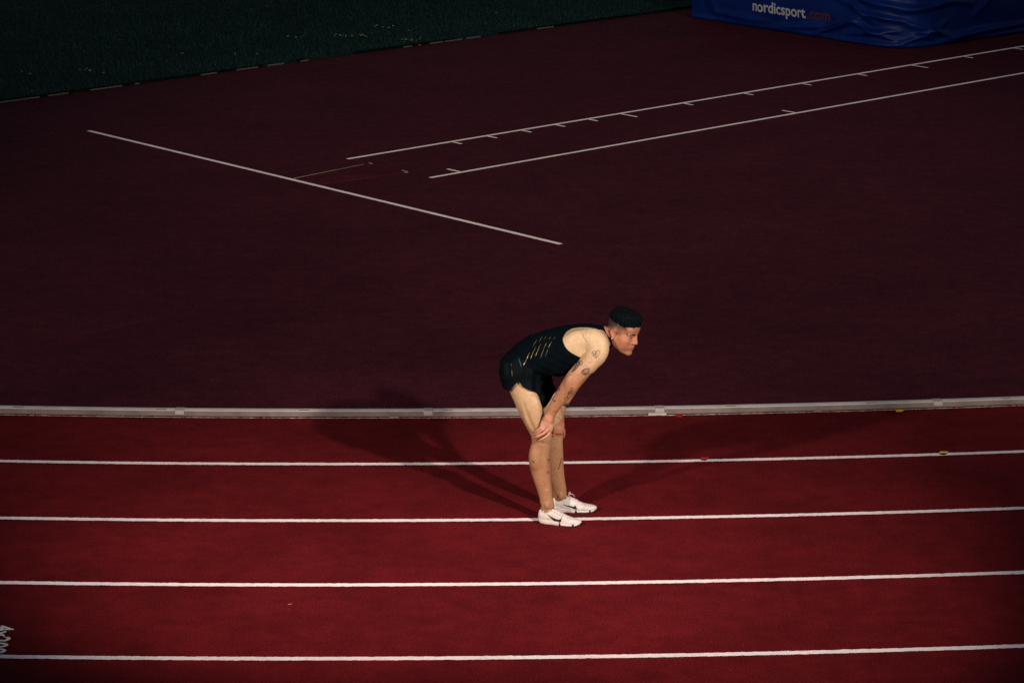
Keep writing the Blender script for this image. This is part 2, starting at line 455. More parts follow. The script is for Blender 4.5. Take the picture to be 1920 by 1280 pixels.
# ------------------------------------------------------------------ blue landing mat with loose vinyl cover
mat_o = empty('landing_mat', rw(13.8, 3.4)); tag(mat_o, 'blue vinyl covered landing mat with white lettering beside the runway', 'landing mat')
MH = .80
c0 = rw(10.85, 5.22); c1 = rw(10.80, 1.45); c2 = rw(17.0, 1.25); c3 = rw(17.0, 5.3)
def ridge(x, y, x0, y0, x1, y1, w, h, sharp=1.0):
    dx, dy = x1 - x0, y1 - y0; L2 = dx * dx + dy * dy
    t = np.clip(((x - x0) * dx + (y - y0) * dy) / L2, 0, 1)
    d = np.hypot(x - (x0 + t * dx), y - (y0 + t * dy))
    return h * np.exp(-(d / w) ** 2 * sharp) * (np.sin(np.pi * (t * .8 + .1)))
def cover_path(r, n_arc=24):
    # front face, rounded corner, side face: points with outward normals, at path length x
    dA = (c1 - c0).normalized(); dB = (c2 - c1).normalized()
    nA_ = Vector((dA.y, -dA.x, 0)); nB_ = Vector((dB.y, -dB.x, 0))
    if nA_.y > 0: nA_ = -nA_
    if nB_.y > 0: nB_ = -nB_
    a_end = c1 - dA * r; b_st = c1 + dB * r
    pts = []; LA = (a_end - c0).length
    for i in range(150): pts.append((c0 + dA * (LA * i / 150), nA_))
    for i in range(n_arc + 1):
        t = i / n_arc; p = a_end * (1 - t) ** 2 + c1 * (2 * t * (1 - t)) + b_st * t * t
        pts.append((p, (nA_ * (1 - t) + nB_ * t).normalized()))
    LB = (c2 - b_st).length
    for i in range(1, 200): pts.append((b_st + dB * (LB * i / 200), nB_))
    return pts, dA, nA_
def cover(folds, seed, nz=64, bulge=.05, hem=.03):
    pts, dA, nA_ = cover_path(.55); nx = len(pts)
    px_ = np.array([[p.x, p.y] for p, _ in pts]); nr_ = np.array([[q.x, q.y] for _, q in pts])
    xs = np.concatenate([[0], np.cumsum(np.hypot(*np.diff(px_, axis=0).T))])
    x = xs[None, :].repeat(nz, 0); z = np.linspace(.012, MH, nz)[:, None].repeat(nx, 1)
    off = bulge * np.sin(np.pi * np.clip(z / MH, 0, 1)) ** .7
    r2 = np.random.default_rng(seed)
    for k in range(14):
        fx_, fz_, ph = r2.uniform(1, 7), r2.uniform(2, 9), r2.uniform(0, 6)
        off = off + .003 * np.sin(fx_ * x + fz_ * z * r2.choice([-1, 1]) + ph)
    for f in folds: off = off + ridge(x, z, *f)
    off = off + hem * np.exp(-((z - .03) / .035) ** 2)      # rolled bottom hem
    P = np.stack([px_[None, :, 0] + nr_[None, :, 0] * off, px_[None, :, 1] + nr_[None, :, 1] * off, z], -1).reshape(-1, 3) - np.array(mat_o.location)
    fs = [(j * nx + i, j * nx + i + 1, (j + 1) * nx + i + 1, (j + 1) * nx + i) for j in range(nz - 1) for i in range(nx - 1)]
    mesh_obj('front_cover', P, fs, M['vinyl'], mat_o, smooth=True)
    return c0, dA, nA_
folds = [(.45, .13, 1.5, .10, .05, .04), (1.55, .06, 2.45, .16, .045, .05), (2.3, .05, 3.05, .33, .03, .07), (2.75, .10, 3.6, .22, .035, .06), (2.9, .30, 3.6, .10, .03, .06), (2.6, .02, 3.65, .05, .04, .04),
         (1.5, .55, 1.2, .12, .05, .015), (2.2, .5, 2.0, .2, .06, .012), (.2, .5, .5, .1, .06, .015), (3.1, .42, 3.7, .35, .035, .07), (3.0, .6, 3.85, .5, .045, .06), (2.5, .62, 3.1, .45, .05, .03), (2.9, .55, 3.3, .30, .03, .05),
         (3.6, .05, 4.3, .30, .03, .06), (3.7, .32, 4.5, .08, .035, .06), (4.2, .05, 5.1, .14, .035, .05), (3.6, .48, 4.4, .56, .04, .06), (4.5, .11, 5.9, .13, .04, .06), (4.0, .62, 4.8, .5, .04, .05), (4.8, .3, 5.2, .6, .05, .03), (3.8, .18, 4.1, .10, .025, .05)]
fa, fd, fn = cover(folds, 3)
topz = Vector((0, 0, MH))
mesh_obj('top_cover', [rel(p + topz, mat_o) for p in (c0, c1, c2, c3)], [(0, 1, 2, 3)], M['vinyl'], mat_o)
mesh_obj('back_cover', [rel(p, mat_o) for p in (c2, c3)] + [rel(p + topz, mat_o) for p in (c3, c2)], [(0, 1, 2, 3)], M['vinyl'], mat_o)
mesh_obj('back_cover', [rel(p, mat_o) for p in (c3, c0)] + [rel(p + topz, mat_o) for p in (c0, c3)], [(0, 1, 2, 3)], M['vinyl'], mat_o)
bpy.context.view_layer.update()
def wrap_text(body, x0, x1, zb, size_h, mat, bold):
    t = text_mesh('lettering', body, 1.0, mat, mat_o, bold)
    n_ = len(t.data.vertices); co = np.empty(n_ * 3); t.data.vertices.foreach_get('co', co); co = co.reshape(-1, 3)
    xa, xb = co[:, 0].min(), co[:, 0].max()
    cover = [o for o in mat_o.children if o.name.startswith('front_cover')][0]
    bv = BVHTree.FromPolygons([v.co for v in cover.data.vertices], [tuple(p.vertices) for p in cover.data.polygons])
    for v, c in zip(t.data.vertices, co):
        X = x0 + (c[0] - xa) / (xb - xa) * (x1 - x0); Z = zb + c[1] * size_h
        p = fa + fd * X + Vector((0, 0, Z)) - mat_o.location
        hit = bv.ray_cast(p + fn * .5, -fn)
        q = hit[0] if hit[0] is not None else p
        v.co = q + fn * .006
def on_face(u, v):      # where the ray through (u, v) meets the plane of the front cover
    d = ray(u, v); o_ = Vector((0, 0, CAM_H)); pl = fa + fn * .05
    t = (pl - o_).dot(fn) / d.dot(fn); q = o_ + d * t
    return (q - fa).dot(fd), q.z
xa, za = on_face(1412, 21); xb, zb_ = on_face(1511, 33)
xc, zc_ = on_face(1513, 34); xd, zd = on_face(1556, 38.5)
print('mat text', xa, za, xb, zb_, xd, zd)
wrap_text('nordicsport', xa, xb, (za + zb_) / 2, .205, M['print_white'], .022)
wrap_text('.com', xc, xd, (zc_ + zd) / 2 - .01, .205, M['print_red'], .022)

# ------------------------------------------------------------------ the runner: distance fields -> one continuous surface
class Field:
    def __init__(self, lo, hi, h):
        self.h = h; self.o = np.array(lo, np.float32)
        self.n = np.ceil((np.array(hi) - np.array(lo)) / h).astype(int) + 1
        self.a = np.full(self.n, 1.0, np.float32)
    def win(self, lo, hi):
        i0 = np.clip(np.floor((np.array(lo) - self.o) / self.h).astype(int), 0, self.n - 1)
        i1 = np.clip(np.ceil((np.array(hi) - self.o) / self.h).astype(int) + 1, 1, self.n)
        sl = tuple(slice(a, b) for a, b in zip(i0, i1))
        g = [self.o[k] + self.h * np.arange(i0[k], i1[k], dtype=np.float32) for k in range(3)]
        return sl, g[0][:, None, None], g[1][None, :, None], g[2][None, None, :]
def smin(a, b, k):
    if k <= 0: return np.minimum(a, b)
    h = np.clip(.5 + .5 * (b - a) / k, 0, 1)
    return b + (a - b) * h - k * h * (1 - h)
def catmull(st, sub):
    st = np.array(st, float); out = []
    n = len(st)
    for i in range(n - 1):
        p0 = st[max(i - 1, 0)]; p1 = st[i]; p2 = st[i + 1]; p3 = st[min(i + 2, n - 1)]
        for j in range(sub):
            t = j / sub
            out.append(.5 * ((2 * p1) + (-p0 + p2) * t + (2 * p0 - 5 * p1 + 4 * p2 - p3) * t * t + (-p0 + 3 * p1 - 3 * p2 + p3) * t ** 3))
    out.append(st[-1])
    return np.array(out)
MARG = .045
def tube_d(F, st, L=(0, 1, 0), sub=4, grow=0.0):
    # st rows: x y z a b (b: half width along L, a: the other way)
    S = catmull(st, sub) if sub > 1 else np.array(st, float)
    S = S.copy(); S[:, 3:5] += grow
    R = S[:, 3:5].max() + MARG
    sl, X, Y, Z = F.win(S[:, :3].min(0) - R, S[:, :3].max(0) + R)
    D = np.full(F.a[sl].shape, 1.0, np.float32)
    sub_o = np.array([X[0, 0, 0], Y[0, 0, 0], Z[0, 0, 0]])
    L = np.array(L, float)
    for i in range(len(S) - 1):
        p, q = S[i, :3], S[i + 1, :3]
        r = max(S[i, 3:5].max(), S[i + 1, 3:5].max()) + MARG
        lo = np.minimum(p, q) - r; hi = np.maximum(p, q) + r
        i0 = np.clip(np.floor((lo - sub_o) / F.h).astype(int), 0, D.shape); i1 = np.clip(np.ceil((hi - sub_o) / F.h).astype(int) + 1, 0, D.shape)
        if (i1 <= i0).any(): continue
        s2 = tuple(slice(a, b) for a, b in zip(i0, i1))
        x = X[i0[0]:i1[0]] - p[0]; y = Y[:, i0[1]:i1[1]] - p[1]; z = Z[:, :, i0[2]:i1[2]] - p[2]
        T = q - p; ln = np.linalg.norm(T) + 1e-9; T = T / ln
        B = L - L.dot(T) * T; B /= np.linalg.norm(B); A = np.cross(T, B)
        tt = x * T[0] + y * T[1] + z * T[2]
        t = np.clip(tt / ln, 0, 1); ut = tt - t * ln
        ua = x * A[0] + y * A[1] + z * A[2]; ub = x * B[0] + y * B[1] + z * B[2]
        a = S[i, 3] + (S[i + 1, 3] - S[i, 3]) * t; b = S[i, 4] + (S[i + 1, 4] - S[i, 4]) * t; c = np.minimum(a, b)
        k0 = np.sqrt((ua / a) ** 2 + (ub / b) ** 2 + (ut / c) ** 2)
        k1 = np.sqrt((ua / a ** 2) ** 2 + (ub / b ** 2) ** 2 + (ut / c ** 2) ** 2) + 1e-6
        d = np.where(k0 < 1e-3, -c, k0 * (k0 - 1) / k1)
        D[s2] = np.minimum(D[s2], d)
    return sl, D
def add_tube(F, st, k=.012, **kw):
    sl, D = tube_d(F, st, **kw); F.a[sl] = smin(F.a[sl], D, k)
def ell_d(F, c, r, R=None):
    m = max(r) + MARG; c = np.array(c, float)
    sl, X, Y, Z = F.win(c - m, c + m)
    x, y, z = X - c[0], Y - c[1], Z - c[2]
    if R is None: p = (x, y, z)
    else: p = tuple(x * R[0][i] + y * R[1][i] + z * R[2][i] for i in range(3))   # columns of R: local axes
    k0 = np.sqrt(sum((pp / rr) ** 2 for pp, rr in zip(p, r))); k1 = np.sqrt(sum((pp / rr ** 2) ** 2 for pp, rr in zip(p, r))) + 1e-6
    return sl, np.where(k0 < 1e-3, -min(r), k0 * (k0 - 1) / k1).astype(np.float32)
def add_ell(F, c, r, R=None, k=.01):
    sl, D = ell_d(F, c, r, R); F.a[sl] = smin(F.a[sl], D, k)
def cut_ell(F, c, r, R=None, k=.006):
    sl, D = ell_d(F, c, r, R); F.a[sl] = -smin(-F.a[sl], D, k)

def surface(F):
    a = F.a; ins = a < 0
    s = ins[:-1].astype(np.uint8) + ins[1:]; s = s[:, :-1] + s[:, 1:]; s = s[:, :, :-1] + s[:, :, 1:]
    I, J, K = np.nonzero((s > 0) & (s < 8))
    idx = np.full(s.shape, -1, np.int32); idx[I, J, K] = np.arange(len(I))
    acc = np.zeros((len(I), 3)); cnt = np.zeros(len(I))
    cor = [(i, j, k) for i in (0, 1) for j in (0, 1) for k in (0, 1)]
    val = {c: a[I + c[0], J + c[1], K + c[2]].astype(float) for c in cor}
    for c in cor:
        for ax in range(3):
            if c[ax]: continue
            e = list(c); e[ax] = 1; e = tuple(e)
            v0, v1 = val[c], val[e]; m = (v0 < 0) != (v1 < 0)
            t = np.where(m, v0 / np.where(m, v0 - v1, 1), 0)
            p = np.array(c, float)[None].repeat(len(I), 0); p[:, ax] = t
            acc[m] += p[m]; cnt[m] += 1
    P = (np.c_[I, J, K] + acc / cnt[:, None]) * F.h + F.o
    quads = []
    for ax in range(3):
        u, w = (ax + 1) % 3, (ax + 2) % 3
        lo = [slice(None)] * 3; hi = [slice(None)] * 3
        lo[ax] = slice(0, -1); hi[ax] = slice(1, None)
        A, B = ins[tuple(lo)], ins[tuple(hi)]
        E = np.argwhere(A != B)
        ok = (E[:, u] > 0) & (E[:, w] > 0) & (E[:, u] < s.shape[u]) & (E[:, w] < s.shape[w]); E = E[ok]
        fl = A[E[:, 0], E[:, 1], E[:, 2]]
        def cell(du, dw):
            c = E.copy(); c[:, u] -= du; c[:, w] -= dw
            return idx[c[:, 0], c[:, 1], c[:, 2]]
        q = np.stack([cell(1, 1), cell(0, 1), cell(0, 0), cell(1, 0)], 1)
        q[~fl] = q[~fl][:, ::-1]
        quads.append(q)
    return P, np.concatenate(quads)
def relax(P, Q, it=1, lam=.5):
    n = len(P)
    for _ in range(it):
        S = np.zeros_like(P); C = np.zeros(n)
        for i in range(4):
            a, b = Q[:, i], Q[:, (i + 1) % 4]
            for k in range(3): S[:, k] += np.bincount(a, P[b, k], n) + np.bincount(b, P[a, k], n)
            C += np.bincount(a, minlength=n) + np.bincount(b, minlength=n)
        P = P + lam * (S / np.maximum(C, 1)[:, None] - P)
    return P
def field_obj(name, F, mat, parent, base, smooth_it=2):
    P, Q = surface(F); P = relax(P, Q, smooth_it)
    me = bpy.data.meshes.new(name); n = len(P); m = len(Q)
    me.vertices.add(n); me.vertices.foreach_set('co', (P - np.array(base)).reshape(-1).astype(np.float32))
    me.loops.add(m * 4); me.loops.foreach_set('vertex_index', Q.reshape(-1).astype(np.int32))
    me.polygons.add(m); me.polygons.foreach_set('loop_start', np.arange(0, m * 4, 4, dtype=np.int32))
    me.update(calc_edges=True); me.validate(); me.materials.append(mat); me.shade_smooth()
    o = bpy.data.objects.new(name, me); col.objects.link(o); o.parent = parent
    return o, P

def pt(u, v, Y): return list(at(u, v, Y))
S_ = 1 / 296.0
def st(u, v, Y, a, b): return pt(u, v, Y) + [a * S_, b]

base = Vector((.36, 17.66, 0))
person = empty('person', base)
tag(person, 'runner in black singlet and shorts bent over with hands on knees', 'person')

# joints / stations: px of the outline, depth, half width in px, half depth in metres
near_leg = [st(972, 694, 17.61, 33, .085), st(979, 718, 17.60, 28, .086), st(986, 741, 17.585, 25, .084), st(994, 764, 17.575, 23, .078), st(1003, 788, 17.565, 20.2, .068), st(1011, 807, 17.56, 18.3, .058),
            st(1015, 821, 17.56, 17.8, .053), st(1014.3, 836, 17.565, 18.2, .052), st(1012.3, 858, 17.575, 19.3, .055), st(1013, 875, 17.58, 18.6, .052), st(1015.5, 892, 17.58, 16.8, .046), st(1020, 912, 17.58, 14.4, .038), st(1023.5, 930, 17.578, 12.8, .033), st(1026.5, 947, 17.575, 13, .033), st(1029, 964, 17.57, 14, .03)]
far_leg = [st(985, 690, 17.775, 32, .085), st(1004, 718, 17.78, 27, .084), st(1021, 747, 17.78, 24, .080), st(1032, 772, 17.775, 21, .070), st(1038, 794, 17.77, 18.7, .059),
           st(1039, 807, 17.77, 18, .054), st(1037.6, 822, 17.775, 17.6, .052), st(1036.8, 845, 17.785, 19.2, .055), st(1038, 867, 17.79, 18.8, .052), st(1042.3, 892, 17.79, 16.2, .042), st(1048, 914, 17.788, 13.8, .035), st(1050.5, 930, 17.785, 13, .033), st(1053, 945, 17.78, 14, .03)]
torso = [st(968, 692, 17.695, 29, .150), st(979, 684, 17.69, 33, .160), st(1000, 668, 17.675, 33, .145), st(1024, 660, 17.66, 36, .145), st(1050, 653, 17.65, 38.5, .157), st(1078, 648, 17.64, 38, .168), st(1102, 643, 17.635, 34, .158), st(1122, 637, 17.63, 25, .115), st(1136, 631, 17.625, 17, .065)]
near_arm = [st(1098, 640, 17.53, 22, .07), st(1112, 639, 17.50, 23.5, .062), st(1119.5, 651, 17.475, 23, .055), st(1117, 666, 17.462, 20, .052), st(1105, 679, 17.452, 17.4, .048), st(1092, 692, 17.443, 16.4, .045), st(1078, 708, 17.437, 15.9, .041), st(1067, 724, 17.442, 15.4, .042), st(1055.5, 740, 17.45, 13.7, .037), st(1043, 757, 17.462, 11.2, .030), st(1033.5, 774, 17.468, 9.4, .025), st(1028.5, 785, 17.468, 9.6, .021)]
far_arm = [st(1105, 632, 17.78, 22, .07), st(1118, 637, 17.805, 22, .06), st(1120, 655, 17.825, 19, .05), st(1108, 676, 17.84, 16.5, .046), st(1090, 700, 17.85, 14.6, .042), st(1076, 718, 17.848, 14, .041), st(1066, 736, 17.838, 12, .038), st(1056.5, 755, 17.822, 10, .031), st(1050.5, 773, 17.80, 9, .025), st(1047, 786, 17.79, 9.4, .021)]

H = .0025
F = Field((-.14, 17.33, .02), (.90, 17.97, 1.36), H)
LAT = (-.156, -.988, 0)
add_tube(F, torso, k=.02, L=LAT, sub=5)
add_tube(F, near_leg, k=.03); add_tube(F, far_leg, k=.03)
# scapula, lat and pectoral masses on the near side, gluteus, kneecaps, calf bellies, elbow tip, ankle bones, collar bone
add_ell(F, pt(1088, 637, 17.515), (.085, .045, .06), k=.05)
add_ell(F, pt(1118, 656, 17.58), (.05, .06, .05), k=.03)
add_ell(F, pt(1070, 655, 17.54), (.08, .05, .06), k=.05)
add_ell(F, pt(967, 700, 17.63), (.08, .07, .08), k=.04); add_ell(F, pt(972, 694, 17.76), (.08, .07, .08), k=.04)
Ftorso = F.a[:300, :, 200:].copy(); Ftorso_o = F.o + np.array([0, 0, 200 * H], np.float32)
add_tube(F, near_arm, k=.014, L=(-.3, -.95, .1)); add_tube(F, far_arm, k=.014, L=(.3, -.95, .1))
add_ell(F, pt(1026, 819, 17.553), (.024, .03, .03), k=.022); add_ell(F, pt(1049, 806, 17.765), (.024, .03, .03), k=.022)
add_ell(F, pt(1024, 836, 17.562), (.020, .022, .028), k=.02)
add_ell(F, pt(1003, 857, 17.55), (.034, .035, .07), k=.03); add_ell(F, pt(1004, 862, 17.60), (.032, .03, .065), k=.03)
add_ell(F, pt(1000, 772, 17.515), (.05, .03, .10), k=.04)
add_ell(F, pt(1076, 704, 17.452), (.030, .026, .026), k=.03)
add_ell(F, pt(1026, 948, 17.540), (.012, .010, .014), k=.022); add_ell(F, pt(1051, 930, 17.752), (.012, .010, .014), k=.022)
# forearm muscle and biceps
add_ell(F, pt(1072, 718, 17.415), (.035, .022, .05), k=.03)
add_ell(F, pt(1107, 684, 17.435), (.032, .03, .045), k=.03)
# tendons and veins of the near forearm
def cap(F, pts, r0, r1, k): 
    n = len(pts); add_tube(F, [list(p) + [r0 + (r1 - r0) * i / (n - 1)] * 2 for i, p in enumerate(pts)], k=k, sub=3, L=(.1, .2, 1))
def cut_tube(F, st_, k):
    sl, D = tube_d(F, st_, sub=4, L=(0, 1, 0)); F.a[sl] = -smin(-F.a[sl], D, k)
for px_, rr_ in (([(1031, 786, 17.450), (1026, 795, 17.450), (1023, 800, 17.450)], .0022), ([(1084, 702, 17.398), (1096, 690, 17.400), (1108, 676, 17.405)], .0028), ([(1060, 735, 17.408), (1070, 722, 17.399), (1078, 708, 17.400)], .0026)):
    cap(F, [pt(*p) for p in px_], rr_, rr_ * .8, .006)
cut_tube(F, [pt(975, 745, 17.486) + [.004] * 2, pt(984, 768, 17.484) + [.006] * 2, pt(995, 795, 17.488) + [.006] * 2, pt(1002, 808, 17.496) + [.004] * 2], .022)      # between quadriceps and hamstrings
cut_tube(F, [pt(1016, 842, 17.503) + [.006] * 2, pt(1017, 866, 17.514) + [.008] * 2, pt(1021, 892, 17.527) + [.007] * 2, pt(1025, 915, 17.54) + [.005] * 2], .020)    # between calf and shin
cut_tube(F, [pt(1101, 657, 17.44) + [.004] * 2, pt(1095, 664, 17.438) + [.006] * 2, pt(1089, 672, 17.44) + [.005] * 2], .010)                                        # armpit crease
cut_tube(F, [pt(1128, 655, 17.405) + [.004] * 2, pt(1117, 668, 17.400) + [.007] * 2, pt(1106, 682, 17.396) + [.004] * 2], .02)                                       # below the deltoid
cut_tube(F, [pt(1078, 640, 17.455) + [.004] * 2, pt(1090, 633, 17.447) + [.007] * 2, pt(1104, 630, 17.44) + [.005] * 2], .025)                                       # edge of the shoulder blade
# near hand: palm on the kneecap, fingers round the outside of the knee, thumb on the inside
palm = [st(1029, 783, 17.468, 9.6, .017), st(1026.5, 792, 17.466, 11.5, .0155), st(1024.5, 800, 17.466, 12.5, .0145), st(1024, 806, 17.468, 12, .0135)]
add_tube(F, palm, k=.012, L=(-.1, -.99, .1))
fing = [  # knuckle, mid, end, tip : px and depth, radius
    ([(1018, 797, 17.464), (1013, 802.5, 17.463), (1006.5, 807.5, 17.475), (1002.5, 810, 17.492)], .0085),
    ([(1023, 800, 17.458), (1016, 806, 17.455), (1006.5, 812, 17.466), (1000.8, 814.5, 17.487)], .0093),
    ([(1028, 804.5, 17.459), (1020.5, 811.5, 17.454), (1008, 817.5, 17.462), (1001.8, 820, 17.483)], .0096),
    ([(1031, 810, 17.468), (1026, 816.5, 17.460), (1017, 822.5, 17.464), (1010.5, 825.5, 17.480)], .0093)]
for pts, r in fing:
    P4 = [pt(*p) for p in pts]
    add_tube(F, [P4[0] + [r * 1.1] * 2, P4[1] + [r * 1.06] * 2, P4[2] + [r] * 2, P4[3] + [r * .82] * 2], k=.0025, sub=4, L=(0, .1, 1))
cap(F, [pt(1032, 789, 17.485), pt(1038, 800, 17.515), pt(1038, 809, 17.545), pt(1035.5, 815, 17.575)], .012, .0085, .008)
# far hand cups the far knee; its thumb lies on the near side
palm2 = [st(1048, 784, 17.79, 9.5, .018), st(1048, 793, 17.755, 10.5, .017), st(1047.5, 802, 17.730, 11, .0155), st(1046.5, 810, 17.722, 10, .0135)]
add_tube(F, palm2, k=.012, L=(.2, -.97, .1))
for i, r in enumerate((.0095, .0098, .0095, .0086)):
    o_ = i * .014
    cap(F, [pt(1051, 803 - i * 2, 17.728 + o_), pt(1057.5, 811 - i * 2, 17.745 + o_), pt(1056, 819 - i * 2, 17.765 + o_), pt(1050, 824 - i * 2, 17.79 + o_)], r, r * .85, .003)
cap(F, [pt(1044, 792, 17.75), pt(1038.5, 802, 17.718), pt(1036, 810, 17.712), pt(1037.5, 816, 17.715)], .0125, .009, .006)
F_far_tips = None

# head: own frame. fwd, left, up
yaw, tilt = math.radians(-36), math.radians(15)
fx = np.array([math.cos(tilt) * math.cos(yaw), math.cos(tilt) * math.sin(yaw), -math.sin(tilt)])
lf = np.array([-math.sin(yaw), math.cos(yaw), 0]); up = np.cross(fx, lf)
HR = np.stack([fx, lf, up], 1)
HC = np.array(pt(1166.5, 620, 17.60)); HS = 1.07
def hp(x, y, z): return list(HC + HS * (HR @ np.array([x, y, z])))
def hell(c, r, k=.012): add_ell(F, hp(*c), [q * HS for q in r], HR, k)
def hcut(c, r, k=.006): cut_ell(F, hp(*c), [q * HS for q in r], HR, k)
def hcap(pts, r0, r1, k): cap(F, [hp(*p) for p in pts], r0 * HS, r1 * HS, k)
# neck first so that it blends with the jaw only lightly
add_tube(F, [hp(-.035, 0, -.04) + [.052, .052], hp(-.055, 0, -.085) + [.054, .056], pt(1136, 630, 17.625) + [.060, .066], pt(1122, 638, 17.635) + [.06, .08]], k=.015, L=LAT)
Fh = Field(HC - .17, HC + .17, .002); Fmain = F; F = Fh
hell((-.006, 0, .040), (.090, .073, .084))
hell((.022, 0, -.030), (.066, .060, .078), .02)
for s in (-1, 1):
    hcap([(-.012, s * .054, -.030), (.004, s * .052, -.068), (.042, s * .032, -.096), (.074, s * .009, -.107)], .019, .015, .02)
    hell((.056, s * .043, -.024), (.026, .022, .020), .02)
    hell((.026, s * .046, -.050), (.035, .017, .035), .02)
    hell((.046, s * .030, -.052), (.036, .026, .042), .03)
hell((.077, 0, -.108), (.015, .018, .014), .015)
hell((.070, 0, .045), (.030, .056, .040), .02)
for s in (-1, 1): hcap([(.091, s * .010, .0165), (.091, s * .026, .0195), (.078, s * .046, .016)], .0085, .0075, .008)
hell((.078, 0, -.066), (.018, .026, .026), .022)
for s in (-1, 1): hcut((.1015, s * .033, -.001), (.016, .016, .011), .012)
for s in (-1, 1):
    hell((.0735, s * .032, -.001), (.0125, .0140, .0115), .004)
    hcap([(.082, s * .017, .002), (.0890, s * .030, .0070), (.079, s * .046, .002)], .0042, .003, .004)
    hcap([(.079, s * .018, -.007), (.0825, s * .031, -.0125), (.075, s * .045, -.007)], .0045, .0045, .012)
hcap([(.086, 0, .020), (.0955, 0, .002), (.1045, 0, -.018), (.1105, 0, -.0320)], .0095, .0105, .008)
for s in (-1, 1): hcap([(.084, s * .009, .010), (.091, s * .010, -.012), (.097, s * .012, -.031)], .009, .0088, .008)
for s in (-1, 1):
    hell((.0985, s * .0135, -.0370), (.012, .0075, .0085), .005)
    hcut((.1035, s * .0075, -.0440), (.006, .0035, .004), .002)
for s in (-1, 1):
    hcap([(.0965, 0, -.0640), (.0950, s * .010, -.0630), (.0835, s * .0225, -.0715)], .0045, .0022, .005)
    hcap([(.0945, 0, -.0738), (.0930, s * .010, -.0735), (.0835, s * .0220, -.0735)], .0050, .0022, .005)
hcut((.102, 0, -.0690), (.010, .024, .0012), .0015)
for s in (-1, 1):       # ears
    e0 = (-.012, s * .074, -.006)
    hell((-.012, s * .0735, -.004), (.019, .0065, .031), .005)
    hell((-.010, s * .0735, -.031), (.0095, .006, .010), .005)
    hcut((-.006, s * .081, -.006), (.0095, .0065, .017), .004)
    hcap([(.003, s * .076, .010), (-.006, s * .079, .024), (-.020, s * .0785, .022), (-.029, s * .077, .004), (-.024, s * .076, -.016)], .0042, .0036, .003)
F = Fmain
# sew the finer head field into the body field
from_h = Fh.a
lo = HC - .165; hi = HC + .165
sl, X, Y, Z = F.win(lo, hi)
ix = (X - Fh.o[0]) / Fh.h; iy = (Y - Fh.o[1]) / Fh.h; iz = (Z - Fh.o[2]) / Fh.h
i0 = np.floor(ix).astype(int).ravel(); j0 = np.floor(iy).astype(int).ravel(); k0 = np.floor(iz).astype(int).ravel()
i0 = np.clip(i0, 0, Fh.n[0] - 2); j0 = np.clip(j0, 0, Fh.n[1] - 2); k0 = np.clip(k0, 0, Fh.n[2] - 2)
wx = (ix.ravel() - i0)[:, None, None]; wy = (iy.ravel() - j0)[None, :, None]; wz = (iz.ravel() - k0)[None, None, :]
def G(a, b, c): return from_h[np.ix_(i0 + a, j0 + b, k0 + c)]
val = sum((wx if a else 1 - wx) * (wy if b else 1 - wy) * (wz if c else 1 - wz) * G(a, b, c) for a in (0, 1) for b in (0, 1) for c in (0, 1))
F.a[sl] = smin(F.a[sl], val.astype(np.float32), .012)

# skin: base tone, tan, flush, tattoos and fade are the skin's own colours; crease, socket and mouth shade is painted in
m, nt, b = new_mat('skin')
at_ = N(nt, 'ShaderNodeAttribute', attribute_name='tone')
n_ = noise(nt, 60, 4, .6); rr = ramp(nt, n_.outputs['Fac'], [(.3, (.90, .88, .87)), (.7, (1.06, 1.06, 1.06))])
n2 = noise(nt, 9, 4, .6); rr2 = ramp(nt, n2.outputs['Fac'], [(.3, (.92, .88, .87)), (.7, (1.05, 1.05, 1.05))])
mx = mix(nt, 1.0, at_.outputs['Color'], rr.outputs['Color'], 'MULTIPLY'); mx = mix(nt, 1.0, mx.outputs['Color'], rr2.outputs['Color'], 'MULTIPLY')
nt.links.new(mx.outputs['Color'], b.inputs['Base Color'])
b.inputs['Roughness'].default_value = .50; b.inputs['Specular IOR Level'].default_value = .30
b.inputs['Subsurface Weight'].default_value = .12; b.inputs['Subsurface Radius'].default_value = (.012, .005, .003); b.inputs['Subsurface Scale'].default_value = .5
bp = N(nt, 'ShaderNodeBump'); bp.inputs['Strength'].default_value = .12; bp.inputs['Distance'].default_value = .002
nn = noise(nt, 350, 2); nt.links.new(nn.outputs['Fac'], bp.inputs['Height']); nt.links.new(bp.outputs['Normal'], b.inputs['Normal'])
M['skin'] = m

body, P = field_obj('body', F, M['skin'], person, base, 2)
nv = len(P); nrm = np.empty(nv * 3, np.float32)
body.data.vertex_normals.foreach_get('vector', nrm); nrm = nrm.reshape(-1, 3)
U, Vv = project(P); front = nrm[:, 1] < .15
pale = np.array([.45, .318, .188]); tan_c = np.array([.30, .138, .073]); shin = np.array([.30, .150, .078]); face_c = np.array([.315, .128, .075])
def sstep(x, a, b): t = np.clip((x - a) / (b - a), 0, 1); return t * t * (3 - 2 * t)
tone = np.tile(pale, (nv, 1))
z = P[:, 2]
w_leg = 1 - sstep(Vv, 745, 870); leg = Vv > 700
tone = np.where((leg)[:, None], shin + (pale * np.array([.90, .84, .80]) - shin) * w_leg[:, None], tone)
def near_tube(stn, r):
    S = catmull(stn, 4)[:, :3]; dmin = np.full(nv, 9.)
    tpar = np.zeros(nv)
    for i, s in enumerate(S):
        d = np.linalg.norm(P - s, axis=1) - r; m_ = d < dmin; dmin[m_] = d[m_]; tpar[m_] = i / (len(S) - 1)
    return dmin, tpar
def near_skin(stn):
    S = catmull(stn, 5); dmin = np.full(nv, 9.); tpar = np.zeros(nv)
    for i, s in enumerate(S):
        d = np.linalg.norm(P - s[:3], axis=1) - max(s[3], s[4]); m_ = d < dmin; dmin[m_] = d[m_]; tpar[m_] = i / (len(S) - 1)
    return dmin, tpar
